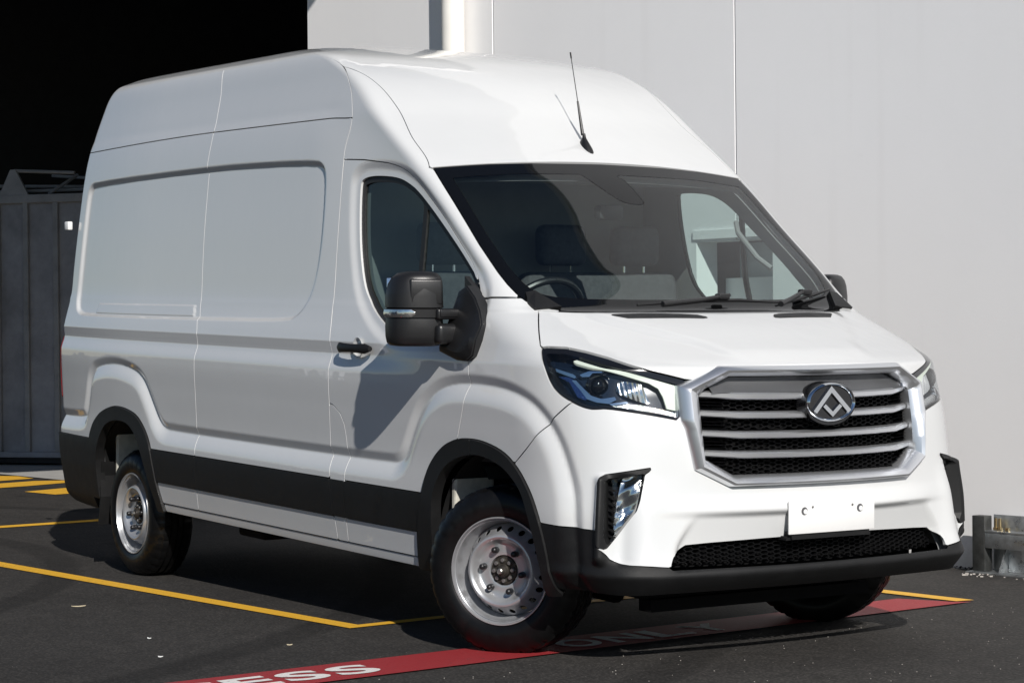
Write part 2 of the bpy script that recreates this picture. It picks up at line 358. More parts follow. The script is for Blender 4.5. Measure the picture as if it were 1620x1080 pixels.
def build_grid():
    nn = (60, 56, 400, 12, 8); nf = (60, 56, 330, 12, 8)
    zz = np.linspace(.20, 2.765, 20000); xf, _, w, _, _, _ = P_XY(zz)
    wt = np.where(zz < 1.36, 1.9, 1.0)
    dl = np.sqrt((np.diff(zz)*wt[1:])**2+np.diff(xf)**2+np.diff(w)**2); Lc = np.concatenate([[0], np.cumsum(dl)])
    zs = np.interp(np.linspace(0, Lc[-1], int(Lc[-1]/.0135)), Lc, zz)
    rows = []
    for z in zs:
        Xn, Yn = halfcurve(z, nn); Xf, Yf = halfcurve(z, nf)
        rows.append((np.concatenate([Xn[::-1], Xf[1:]]), np.concatenate([-Yn[::-1], Yf[1:]])))
    X = np.array([r[0] for r in rows]).T; Y = np.array([r[1] for r in rows]).T      # [u, v]
    Z = np.broadcast_to(zs, X.shape).copy()
    return X, Y, Z
def normals(G):
    du = np.gradient(G, axis=0); dv = np.gradient(G, axis=1)
    n = np.cross(du, dv); l = np.linalg.norm(n, axis=2, keepdims=True); n = n/np.maximum(l, 1e-12)
    return n
GX, GY, GZ = build_grid()
G0 = np.stack([GX, GY, GZ], 2); N0 = normals(G0)
ctr = np.array([-2.0, 0, 1.2])
if (N0[300, 60]*(G0[300, 60]-ctr)).sum() < 0: N0 = -N0
G1 = G0 + N0*disp_field(GX, np.abs(GY), GZ)[..., None]
N1 = normals(G1)
if (N1[300, 60]*(G1[300, 60]-ctr)).sum() < 0: N1 = -N1; FLIP = True
else: FLIP = False
nu, nv = GX.shape
idx = np.arange(nu*nv).reshape(nu, nv)
Q = np.stack([idx[:-1, :-1], idx[1:, :-1], idx[1:, 1:], idx[:-1, 1:]], 2).reshape(-1, 4)
if FLIP: Q = Q[:, ::-1].copy()
Vb = G1.reshape(-1, 3); Nb = N1.reshape(-1, 3)
fX, fZ = GX.ravel(), GZ.ravel(); fYs = GY.ravel(); fY = np.abs(fYs); fA = fY-fX
# surface gradient helper so that gaps have an even width on sloping panels
Du = np.gradient(G1, axis=0); Dv = np.gradient(G1, axis=1)
Eu = (Du*Du).sum(2); Ev = (Dv*Dv).sum(2); Fm = (Du*Dv).sum(2); det = np.maximum(Eu*Ev-Fm*Fm, 1e-14)
def norm_field(F):
    f = F.reshape(nu, nv); a = np.gradient(f, axis=0); b = np.gradient(f, axis=1)
    g2 = (Ev*a*a-2*Fm*a*b+Eu*b*b)/det
    g = np.sqrt(np.maximum(g2, 0)); g = np.clip(g, .25, 4)
    return (f/g).ravel()

def clip_faces(V, N, F, quads):
    """keep F>=0 of a quad mesh; returns verts, normals, faces(list)"""
    pos = F >= 0
    c = pos[quads].sum(1)
    full = quads[c == 4]; part = quads[(c > 0) & (c < 4)]
    newV = []; newN = []; cache = {}; faces = []
    base = len(V)
    def cut(i, j):
        k = (i, j) if i < j else (j, i)
        if k in cache: return cache[k]
        a, b = k; t = F[a]/(F[a]-F[b]); t = min(max(t, .001), .999)
        newV.append(V[a]+(V[b]-V[a])*t); n = N[a]+(N[b]-N[a])*t; newN.append(n/max(np.linalg.norm(n), 1e-9))
        cache[k] = base+len(newV)-1
        return cache[k]
    for q in part.tolist():
        out = []
        for i in range(4):
            a = q[i]; b = q[(i+1) % 4]
            if pos[a]: out.append(a)
            if pos[a] != pos[b]: out.append(cut(a, b))
        if len(out) >= 3: faces.append(out)
    allf = full.tolist()+faces
    if newV: V = np.concatenate([V, np.array(newV)]); N = np.concatenate([N, np.array(newN)])
    return V, N, allf
def compact(V, N, faces):
    used = np.unique(np.fromiter((i for f in faces for i in f), dtype=np.int64))
    mp = np.full(len(V), -1); mp[used] = np.arange(len(used))
    return V[used], N[used], [[int(mp[i]) for i in f] for f in faces]
def edge_return(V, N, faces, depth, flare=0.0):
    """turn the free border inwards so that the sheet has a thick edge"""
    cnt = {}
    for f in faces:
        n = len(f)
        for i in range(n):
            a, b = f[i], f[(i+1) % n]
            k = (a, b) if a < b else (b, a)
            if k in cnt: cnt[k] = None
            else: cnt[k] = (a, b)
    bd = [v for v in cnt.values() if v]
    ids = sorted({i for e in bd for i in e}); mp = {v: k for k, v in enumerate(ids)}
    base = len(V); top = V[ids]; low = V[ids]-N[ids]*depth
    V2 = np.concatenate([V, top, low]); k = len(ids)
    nf = [[base+mp[b], base+mp[a], base+k+mp[a], base+k+mp[b]] for a, b in bd]
    return V2, faces+nf
def panel(name, F, m, parent, offset=0.0, depth=.013, gap=.0028, label=None, normalise=True):
    Fn = norm_field(F) if normalise else F
    V, N, faces = clip_faces(Vb, Nb, Fn-gap, Q)
    if not faces: print('EMPTY PANEL', name); return None
    V, N, faces = compact(V, N, faces)
    V = V+N*offset
    if depth > 0: V, faces = edge_return(V, N, faces, depth)
    o = mesh_obj(name, V, faces, m, parent, smooth=True)
    if label: o['label'] = label
    return o
# fine local patch of the body surface in the (a, z) chart: a = |y| - x
def patch_grid(a0, a1, z0, z1, step, sgn=-1, offset=0.0, relief=True):
    na = max(4, int((a1-a0)/step)); nz = max(4, int((z1-z0)/step)); aa = np.linspace(a0, a1, na); zz = np.linspace(z0, z1, nz)
    X = np.zeros((na, nz)); Y = np.zeros((na, nz))
    for j, z in enumerate(zz):
        x, y = halfcurve(z, (200, 120, 60, 6, 4)); k = 330; a = y[:k]-x[:k]
        X[:, j] = np.interp(aa, a, x[:k]); Y[:, j] = np.interp(aa, a, y[:k])
    Z = np.broadcast_to(zz, X.shape).copy(); G = np.stack([X, sgn*Y, Z], 2)
    n = normals(G)
    if (n[na//2, nz//2]*(G[na//2, nz//2]-ctr)).sum() < 0: n = -n
    if relief: G = G+n*disp_field(X, Y, Z)[..., None]
    G = G+n*offset
    return G, n, np.broadcast_to(aa[:, None], X.shape), Z
def patch(name, polyaz, m, parent, sgn=-1, offset=0.0, depth=.0, step=.005, inset=0.0, relief=True, extra=None, wav=None):
    pl = np.asarray(polyaz, float); lo = pl.min(0)-.01; hi = pl.max(0)+.01
    G, n, A, Z = patch_grid(lo[0], hi[0], lo[1], hi[1], step, sgn, offset, relief)
    F = psdf(A.ravel(), Z.ravel(), pl)-inset
    if extra is not None: F = np.minimum(F, extra(A.ravel(), Z.ravel(), G.reshape(-1, 3)))
    if wav is not None: G = G+n*wav(A, Z)[..., None]
    a, b = A.shape; I = np.arange(a*b).reshape(a, b); q = np.stack([I[:-1, :-1], I[1:, :-1], I[1:, 1:], I[:-1, 1:]], 2).reshape(-1, 4)
    nn = np.cross(G[a//2+1, b//2]-G[a//2, b//2], G[a//2, b//2+1]-G[a//2, b//2])
    if (nn*n[a//2, b//2]).sum() < 0: q = q[:, ::-1].copy()
    V, N, faces = clip_faces(G.reshape(-1, 3), n.reshape(-1, 3), F, q)
    if not faces: print('EMPTY PATCH', name); return None
    V, N, faces = compact(V, N, faces)
    if depth: V, faces = edge_return(V, N, faces, depth)
    return mesh_obj(name, V, faces, m, parent, smooth=True)
def surf_pt(a, z, off=0.0, sgn=-1):
    x, y = halfcurve(z, (200, 120, 60, 6, 4)); A_ = y[:330]-x[:330]
    def at(a, z):
        x, y = halfcurve(z, (200, 120, 60, 6, 4)); A_ = y[:330]-x[:330]
        return np.array([np.interp(a, A_, x[:330]), sgn*np.interp(a, A_, y[:330]), z])
    p = at(a, z); n = np.cross(at(a+.01, z)-p, at(a, z+.01)-p); n /= np.linalg.norm(n)
    if n@(p-ctr) < 0: n = -n
    return Vector(p+n*off), Vector(n)
def front_x(y, z):
    x, yy = halfcurve(z, (200, 120, 60, 6, 4)); return float(np.interp(abs(y), yy[:320], x[:320]))
# ------------------------------------------------------------------ the van
RAKE = .0273
def b2w(P):
    x, y, z = P; z -= .345
    return Vector((x*math.cos(RAKE)+z*math.sin(RAKE), y, -x*math.sin(RAKE)+z*math.cos(RAKE)+.345))
van = empty('panel_van', (-.345*math.sin(RAKE), 0, .345*(1-math.cos(RAKE))), (0, RAKE, 0))
tag(van, 'white high-roof panel van with silver barred grille parked across the yellow lines, front wheels turned', 'van')
W2B = Matrix.Translation(van.location) @ Matrix.Rotation(RAKE, 4, 'Y'); W2B = W2B.inverted()

side = fY > .70
f_ro = np.where(fY > .6, psdf(fX, fZ, smooth_poly(RO)), -1); f_fo = np.where(fY > .6, psdf(fX, fZ, smooth_poly(FO)), -1)
f_ri = np.where(fY > .6, psdf(fX, fZ, smooth_poly(RI)), -1); f_fi = np.where(fY > .6, psdf(fX, fZ, smooth_poly(FI)), -1)
f_arch = np.maximum(f_ro, f_fo)
f_hl = np.where(fX > .2, psdf(fA, fZ, smooth_poly(HL, 1)), -1); f_fog = np.where(fX > .4, psdf(fA, fZ, FOG), -1)
f_blk = np.where(fX > .3, psdf(fA, fZ, BLACK), -1); f_int = np.where(fX > .6, psdf(fA, fZ, INTAKE), -1)
gr_full = GRO+[(-y, z) for y, z in GRO[::-1]]
f_gr = np.where(fX > .6, psdf(fYs, fZ, gr_full), -1)
f_bon = np.where(fX > .05, psdf(fA, fZ, BONNET), -1); f_ws = np.where(fX > -.95, psdf(fA, fZ, WSP), -1)
x1 = lin(fZ, X1); x2 = lin(fZ, X2); gut = lin(fX, [(-5, 2.280), (-4.6, 2.284), (-2.8, 2.311), (-1.55, 2.309), (-1.33, 2.300), (0, 2.30)])
ap = lin(fZ, AP)
R1 = np.minimum(fZ-gut, x1-fX); R2 = np.minimum(fZ-(2.090-.045*(fY/.86)**2), ap-fA)
f_roof = np.maximum(R1, R2)
DOOR = DOORTOP+[(-.19, .343), (-1.19, .343), (-1.188, .39), (-1.170, .74), (-1.181, .826), (-1.197, .885), (-1.235, .935), (-1.30, .968), (-1.332, .975), (-1.330, 1.201), (-1.378, 1.433), (-1.385, 1.671), (-1.383, 1.965)]
f_door = np.where(side, psdf(fX, fZ, DOOR), -1)
f_wo = np.where(side, psdf(fX, fZ, smooth_poly(WO)), -1)
band = np.minimum(fZ-.455, .628-fZ)
f_rb = np.minimum(.632-fZ, np.maximum(-4.20-fX, -1))           # rear bumper zone
f_tail = np.minimum(np.minimum(-4.845-fX, fY-.80), np.minimum(fZ-.84, 1.72-fZ))
rear_face = np.minimum(-4.80-fX, .86-fY)
zb = lin(fA, [(.2, 1.15), (.3, 1.115), (.382, 1.07), (.532, .977), (.656, .877), (.80, .77), (1.0, .6)])
f_frontzone = np.where(fX > .0, np.minimum(fX-.02, 1.30-fZ), -1)
def S(sgn): return sgn*fYs-.02
bodyfloor = fZ-.343

upz = 2.642-fZ
up_side = np.minimum(R1, np.minimum(upz, np.maximum(fY-.80, -4.0-fX)))
for sg in (-1, 1):
    panel('upper_side_panel', np.minimum.reduce([fZ-gut-.0028, x1-fX-.0028, fX-x2-.0028, upz, fY-.79, S(sg)]), M['paint'], van, gap=.0002)
    panel('upper_side_panel', np.minimum.reduce([fZ-gut-.0028, x2-fX-.0028, upz, np.where(fX > -4.45, fY-.79, fY-.80), S(sg)]), M['paint'], van, gap=.0002)
rear_top = np.minimum(np.minimum(-4.45-fX, .80-fY), fZ-gut-.0028)
panel('roof', np.maximum.reduce([np.minimum(R1, -upz), np.minimum(R2-.0012, np.where((fX < x1) & (fY > .79), -upz, 1.0)), rear_top, np.minimum.reduce([R1+.0028, .79-fY, fZ-2.40])]), M['paint'], van, gap=.0002)
for sg in (-1, 1):
    s_ = S(sg)
    # cab pillar panel: from gutter seam along the windscreen to the wing
    F = np.minimum.reduce([np.where(fZ < 2.04, 1.0, fA-ap), fX-x1, -f_door, -f_ws, fZ-1.478, -R2, s_])
    panel('windscreen_pillar', F, M['paint'], van)
    panel('cab_door', np.minimum.reduce([f_door, -f_wo, -f_arch, -band, s_, bodyfloor]), M['paint'], van)
    # wing
    wfront = np.where(fA < .60, -f_hl, 1.0)
    F = np.minimum.reduce([1.474-fZ+.0*fA, -f_door, -f_bon, -f_hl, -f_ws, -f_arch, fZ-zb, fX+.19, s_, fA-.2, np.maximum(fA-.57, 1.29-fZ)])
    panel('front_wing', F, M['paint'], van)
    panel('lower_pillar_panel', np.minimum.reduce([fX-x1, -f_door, .972-fZ, -1.15-fX, s_, bodyfloor]), M['paint'], van)
    panel('middle_side_panel', np.minimum.reduce([x1-fX, fX-x2, gut-fZ, -band, s_, bodyfloor]), M['paint'], van)
    panel('rear_side_panel', np.minimum.reduce([x2-fX, gut-fZ, -band, -f_arch, -np.minimum(.632-fZ, -4.20-fX), -f_tail, -rear_face, s_, bodyfloor]), M['paint'], van)
    # black lower band pieces, standing slightly proud
    for a, b in ((lambda: fX+1.176, lambda: -f_arch), (lambda: fX-x1, lambda: -1.176-fX), (lambda: x1-fX, lambda: fX-x2), (lambda: x2-fX, lambda: np.minimum(-f_arch, fX+3.9))):
        panel('side_trim', np.minimum.reduce([band-.001, a(), b(), s_, .3-fX]), M['plastic'], van, offset=.007, depth=.02, gap=.0012)
    panel('sill', np.minimum.reduce([.341-fZ, fZ-.298, -f_arch, fX+3.6, .2-fX, s_]), M['paint'], van, offset=-.004, depth=.05)
    panel('wheel_arch_trim', np.minimum.reduce([f_ro, -f_ri, s_, fZ-.295, fX+4.5]), M['plastic'], van, offset=.013, depth=.05, gap=.001)
    panel('wheel_arch_trim', np.minimum.reduce([f_fo, -f_fi, s_, fZ-.295, fX+1.5, 1.0-fX, np.maximum(fX+.055, fX+.055+0*fX)]), M['plastic'], van, offset=.013, depth=.05, gap=.001)
    panel('door_arch_trim', np.minimum.reduce([f_fo, -f_fi, s_, fZ-.295, -.058-fX]), M['plastic'], van, offset=.013, depth=.05, gap=.001)
    panel('tail_lamp', np.minimum(f_tail, s_), M['red_lamp'], van, offset=.006, depth=.03)
    panel('rear_door', np.minimum.reduce([rear_face, fZ-.632, gut+.2-fZ, s_, gut-fZ]), M['paint'], van)
panel('rear_bumper', np.minimum.reduce([f_rb, -f_ro, fZ-.235, -4.2-fX]), M['plastic'], van, offset=.012, depth=.04, gap=.001)
panel('bonnet', f_bon, M['paint'], van)
bumpF = np.minimum.reduce([-(fZ-zb)+np.where(fA < .30, 1.0, 0), -f_hl, -f_gr, -f_fog, -f_blk, -f_int, -f_fo, -f_bon, 1.17-fZ, np.where((fA > -.243) & (fA < .6), 1.09-fZ, 1.0), fX-.25, fZ-.43])
panel('front_bumper', bumpF, M['paint'], van)
panel('lower_bumper', np.minimum.reduce([f_blk, -f_int, -f_fo, -f_fog, fX-.42, fZ-.322]), M['plastic'], van, offset=.003, depth=.004, gap=.0012)

# windscreen: black ceramic border, clear centre, bonded over the opening
tz = np.array([(-.165, 2.033), (-.08, 1.925), (-.035, 1.895), (.055, 1.893), (.075, 1.905), (.055, 2.05), (-.165, 2.05)])
f_sens = np.where(fX < .4, psdf(fYs, fZ, smooth_poly(tz, 1)), -1)
clear_in = np.minimum.reduce([f_ws-.055, 2.040-.045*(fY/.86)**2-fZ, -f_sens, (fZ-1.452)])
wsn = np.where(fX > -.95, f_ws, -1)
panel('windscreen_border', np.minimum(wsn, -clear_in), M['frit'], van, offset=-.004, depth=.006, gap=.004)
panel('windscreen', np.minimum(wsn, clear_in), M['ws_glass'], van, offset=-.004, depth=0, gap=-.001)
# side windows
for sg in (-1, 1):
    fr = f_wo-.020
    div = np.minimum(fX+.700, -.668-fX)
    gl = np.minimum.reduce([fr-.006, -div, -(fX+.225)])
    panel('window_frame', np.minimum.reduce([f_wo, -gl, S(sg), fX+1.4]), M['rubber'], van, offset=-.010, depth=.012, gap=.001)
    panel('side_window', np.minimum.reduce([gl, S(sg), fX+1.4]), M['glass'], van, offset=-.018, depth=0, gap=-.002)

# inner shell: dark trim behind every seam, open at glass, wheels, grille and lamps
cs = slice(None, None, 2)
opn = np.minimum.reduce([-(f_ws-.045), -(f_wo-.03), -(f_ri+.05), -(f_fi+.05), -(f_gr-.03), -(f_hl-.02), -(f_fog-.02), -(f_int+.02), np.where(fX > .3, fZ-.40, fZ-.30)])
i2 = idx[np.concatenate([np.arange(0, 546, 3), np.arange(546, nu, 2)])][:, ::2]; q2 = np.stack([i2[:-1, :-1], i2[1:, :-1], i2[1:, 1:], i2[:-1, 1:]], 2).reshape(-1, 4)
if FLIP: q2 = q2[:, ::-1].copy()
Vs, Ns, fs = clip_faces((G0-N0*.050).reshape(-1, 3), Nb, opn, q2); Vs, Ns, fs = compact(Vs, Ns, fs)
mesh_obj('inner_shell', Vs, fs, M['inner'], van, smooth=True)

# front opening backing and structure behind grille, lamps and intake
bm = bmesh.new()
bm_box(bm, (.76, 0, .98), (.10, 1.16, .46)); bm_box(bm, (.66, 0, .46), (.22, 1.3, .16)); bm_box(bm, (.40, 0, .36), (.7, 1.25, .10))
bm_obj('radiator_support', bm, M['dark'], van)

# ---- grille
def oct_ring(name, A_, B_, offs, m, nsub=10):
    A_ = A_+[(-y, z) for y, z in A_[::-1]]; B_ = B_+[(-y, z) for y, z in B_[::-1]]
    n = len(A_); pts = []
    for i in range(n):
        for k in range(nsub):
            t = k/nsub
            pts.append([(A_[i][c]*(1-t)+A_[(i+1) % n][c]*t, B_[i][c]*(1-t)+B_[(i+1) % n][c]*t) for c in (0, 1)])
    V = []; F = []; m_ = len(pts); no = len(offs)
    for p in pts:
        for w_, o_ in offs:
            y = p[0][0]*(1-w_)+p[0][1]*w_; z = p[1][0]*(1-w_)+p[1][1]*w_
            zc = min(z, 1.203)
            V.append((front_x(y, zc)+o_, y, z))
    for i in range(m_):
        for j in range(no-1):
            F.append([i*no+j, i*no+j+1, ((i+1) % m_)*no+j+1, ((i+1) % m_)*no+j])
    return mesh_obj(name, V, F, m, van, smooth=True, sharp=28)
oct_ring('grille_frame', [(y*1.0, z) for y, z in GRO], GRI, [(-.04, -.03), (-.04, .000), (.0, .012), (.16, .030), (.34, .036), (.60, .026), (.85, .006), (1.0, -.012), (1.0, -.065)], M['silver'])
def bar_half(z0, ye=.548, yb=.405): return [(-ye, z0+.008), (-yb, z0), (-.27, z0-.002), (-.135, z0-.003), (0, z0-.003), (.135, z0-.003), (.27, z0-.002), (yb, z0), (ye, z0+.008)]
def grille_bar(z0, h=.0245, top=None, ye=.548):
    V = []; F = []
    path = bar_half(z0, ye)
    for y, z in path:
        xs = front_x(y, z) + (.008 if abs(y) < .5 else -.035)
        prof = [(-.055, h*.55), (-.012, h*.42), (0, h*.18), (-.001, -h*.40), (-.008, -h*.55), (-.06, -h*.75)]
        if top: prof = [(-.060, top), (-.035, top*.62), (-.004, h*.42), (.004, h*.1), (.002, -h*.42), (-.008, -h*.6), (-.06, -h*.8)]
        for dx, dz in prof: V.append((xs+dx, y, z+dz))
    k = len(prof)
    for i in range(len(path)-1):
        for j in range(k-1): F.append([i*k+j, i*k+j+1, (i+1)*k+j+1, (i+1)*k+j])
    return mesh_obj('grille_bar', V, F, M['silver'], van, smooth=True, sharp=22)
for z0 in (1.022, .944, .866): grille_bar(z0)
grille_bar(1.098, .027)
# sloping panel above the top bar, its shadow put into a darker silver
bm = bmesh.new(); cols = []
for y in np.linspace(-.50, .50, 21):
    zt = 1.168 if abs(y) < .42 else 1.168-(abs(y)-.42)*.42
    cols.append([bm.verts.new((front_x(y, z)+dx, y, z)) for z, dx in ((zt, -.045), (1.135, -.030), (1.108, -.006))])
for i in range(20):
    for j in (0, 1): bm.faces.new((cols[i][j], cols[i][j+1], cols[i+1][j+1], cols[i+1][j]))
bm_obj('grille_upper_panel', bm, mat('grille_shaded_silver', (.24, .245, .255), .34, metal=.8), van, smooth=True)

def honeycomb(name, inside, xfun, y0, y1, z0, z1, cw, ch, wall, depth, m, parent):
    """stretched hexagonal mesh: every cell wall is a thin raised strip"""
    V = []; F = []
    def strip(a, b):
        (ya, za), (yb, zb_) = a, b
        my, mz = (ya+yb)/2, (za+zb_)/2
        if not inside(my, mz): return
        dy, dz = yb-ya, zb_-za; l = math.hypot(dy, dz); ny, nz = -dz/l*wall/2, dy/l*wall/2
        for s1, s2 in ((1, -1),):
            k = len(V)
            for (y, z) in (a, b):
                x = xfun(y, z)
                V.extend([(x-depth, y+ny, z+nz), (x, y+ny*.6, z+nz*.6), (x, y-ny*.6, z-nz*.6), (x-depth, y-ny, z-nz)])
            for j in range(3): F.append([k+j, k+j+1, k+4+j+1, k+4+j])
    s_ = cw/2; i = 0; y = y0
    while y < y1:
        z = z0+(ch/2 if i % 2 else 0)
        while z < z1:
            strip((y-s_/2, z+ch/2), (y+s_/2, z+ch/2)); strip((y+s_/2, z+ch/2), (y+s_, z)); strip((y+s_, z), (y+s_/2, z-ch/2))
            z += ch
        y += 1.5*s_; i += 1
    o = mesh_obj(name, V, F, m, parent); return o
gi = np.array(GRI+[(-y, z) for y, z in GRI[::-1]])
def in_gr(y, z):
    if abs(y) > .55 or z > 1.11 or z < .785: return False
    if z < .86 and abs(y) > .43+(z-.783)*1.6: return False
    for z0 in (1.022, .944, .866, 1.098):
        if abs(z-z0) < .016: return False
    return True
honeycomb('grille_mesh', in_gr, lambda y, z: front_x(y, z)-.045-(.03 if abs(y) > .45 else 0), -.56, .56, .785, 1.11, .036, .017, .0042, .02, M['mesh_black'], van)
# louvred ends between the bars
for sg in (-1, 1):
    for z0, z1 in ((1.036, 1.086), (.958, 1.010), (.880, .932), (.80, .855)):
        bm = bmesh.new()
        for k in range(4):
            z = z0+(z1-z0)*(k+.5)/4
            a = (sg*.43, z); b = (sg*.545, z+.004)
            if z < .85: b = (sg*min(.545, .44+(z-.783)*1.5), z)
            pa = (front_x(a[0], z)-.035, a[0], z); pb = (front_x(b[0], z)-.045, b[0], b[1])
            d = .0042
            vs = [bm.verts.new((q[0]+dx, q[1], q[2]+dz)) for q in (pa, pb) for dx, dz in ((0, 0), (-.03, d*1.3), (-.03, -d*1.3))]
            bm.faces.new((vs[0], vs[1], vs[4], vs[3])); bm.faces.new((vs[0], vs[3], vs[5], vs[2]))
        bm_obj('grille_louvre', bm, M['gloss_black'], van)
# emblem: oval badge, chrome rim and peaked mark
EX, EZ = 1.012, 1.066
bm = bmesh.new(); N_ = 48
ring = [(math.cos(t)*.130, math.sin(t)*.087-.005) for t in [2*math.pi*k/N_ for k in range(N_)]]
bm_prism(bm, ring, (EX-.012, 0, EZ), (0, 1, 0), (0, 0, 1), (1, 0, 0), -.05, .010)
bm_obj('badge_backing', bm, M['gloss_black'], van, smooth=True)
bm = bmesh.new(); loops = []
for k in range(N_):
    t = 2*math.pi*k/N_; c_, s_ = math.cos(t), math.sin(t)
    loops.append([bm.verts.new((EX+dx, c_*(.126-w_), EZ+s_*(.081-w_))) for dx, w_ in ((-.008, 0), (.004, .002), (.010, .008), (.004, .015), (-.008, .017))])
for i in range(N_):
    for j in range(4): bm.faces.new((loops[i][j], loops[i][j+1], loops[(i+1) % N_][j+1], loops[(i+1) % N_][j]))
badge = bm_obj('badge_ring', bm, M['chrome'], van, smooth=True, sharp=60)
bm = bmesh.new()
def stroke(pts, d0=-.004, d1=.008): bm_prism(bm, pts, (EX, 0, EZ), (0, 1, 0), (0, 0, 1), (1, 0, 0), d0, d1)
def thick(pts, w):
    P_ = [Vector((p[0]*.8, p[1])) for p in pts]; L_, R_ = [], []
    for i, p in enumerate(P_):
        d1 = (P_[i]-P_[i-1]).normalized() if i else None; d2 = (P_[i+1]-P_[i]).normalized() if i < len(P_)-1 else None
        d = (d1+d2).normalized() if d1 and d2 else (d1 or d2); n = Vector((-d.y, d.x)); k = w/2/max(.4, abs(n.dot(Vector((-(d1 or d).y, (d1 or d).x)))))
        L_.append((( p+n*k).x/.8, (p+n*k).y)); R_.append(((p-n*k).x/.8, (p-n*k).y))
    return L_+R_[::-1]
stroke(thick([(-.088, -.038), (-.004, .052), (.092, -.038)], .0165))
stroke(thick([(-.040, -.012), (.004, -.048), (.046, -.012)], .0145), d0=-.0045, d1=.0072)
bm_obj('badge_mark', bm, M['chrome'], van)

# ---- number plate holder: white blank with screw holes
plate = box_obj('number_plate_blank', (1.022, 0, .614), (.008, .448, .134), M['plate'], van, bevel=.003)
for y, z, r in ((-.145, .637, .0165), (.145, .637, .0165)):
    bm = bmesh.new()
    bm_tube(bm, [(1.0262, y, z), (1.0270, y, z)], [r, r*.96], 20)  # grey disc puts the dimple's shade in as colour, half under the cap
    bm_obj('fixing_shade_disc', bm, mat('recess_shade', (.10, .10, .105), .5) if 'recess_shade' not in bpy.data.materials else bpy.data.materials['recess_shade'], plate)
    bm = bmesh.new(); bm_tube(bm, [(1.0270, y+.004, z-.002), (1.0283, y+.004, z-.002)], [r*.62, r*.6], 16)
    bm_obj('fixing_cap', bm, M['plate'], plate)
for y in (-.104, .104):
    bm = bmesh.new(); bm_tube(bm, [(1.0262, y, .652), (1.029, y, .652)], .0048, 10); bm_obj('screw', bm, M['bolt'], plate)
bm = bmesh.new(); bm_prism(bm, [(-.205, -.045), (.205, -.045), (.20, -.075), (-.20, -.075)], (1.0, 0, .60), (0, 1, 0), (0, 0, 1), (1, 0, 0), -.09, .018)
bm_box(bm, (.955, 0, .53), (.10, .44, .016))
bm_obj('plate_bracket', bm, M['plastic'], van)

bm = bmesh.new(); bm_prism(bm, [(-.30, .035), (.30, .035), (.235, -.04), (-.235, -.04)], (1.0, 0, .60), (0, 1, 0), (0, 0, 1), (1, 0, 0), -.10, .014); bm.free()
# ---- lower intake with mesh
def xi(y, z): return front_x(y, .5)-.088+.040+(.48-z)*.15
honeycomb('intake_mesh', lambda y, z: abs(y) < .685-(z-.44)*.9 and .432 < z < .535, xi, -.70, .70, .44, .535, .040, .0165, .0044, .014, M['mesh_black'], van)
bm = bmesh.new()
for (ya, yb, xx) in ((-.69, .69, -.10),):
    vs = [[bm.verts.new((front_x(y, .5)+xx, y, z)) for z in (.42, .55)] for y in np.linspace(ya, yb, 25)]
    for i in range(24): bm.faces.new((vs[i][0], vs[i+1][0], vs[i+1][1], vs[i][1]))
bm_obj('intake_backing', bm, M['dark'], van)
bm = bmesh.new()
for ya, yb in ((-.33, .21),):
    for z in (.455, .475, .495, .515):
        bm_tube(bm, [(xi(ya, z)-.02, ya, z), (xi(0, z)-.02, 0, z), (xi(yb, z)-.02, yb, z)], .0035, 6)
bm_obj('intake_blades', bm, M['gloss_black'], van)

for sg in (-1, 1):
    bm = bmesh.new(); bm_box(bm, (.56, sg*.72, .50), (.05, .34, .24)); bm_obj('splash_panel', bm, M['dark'], van)
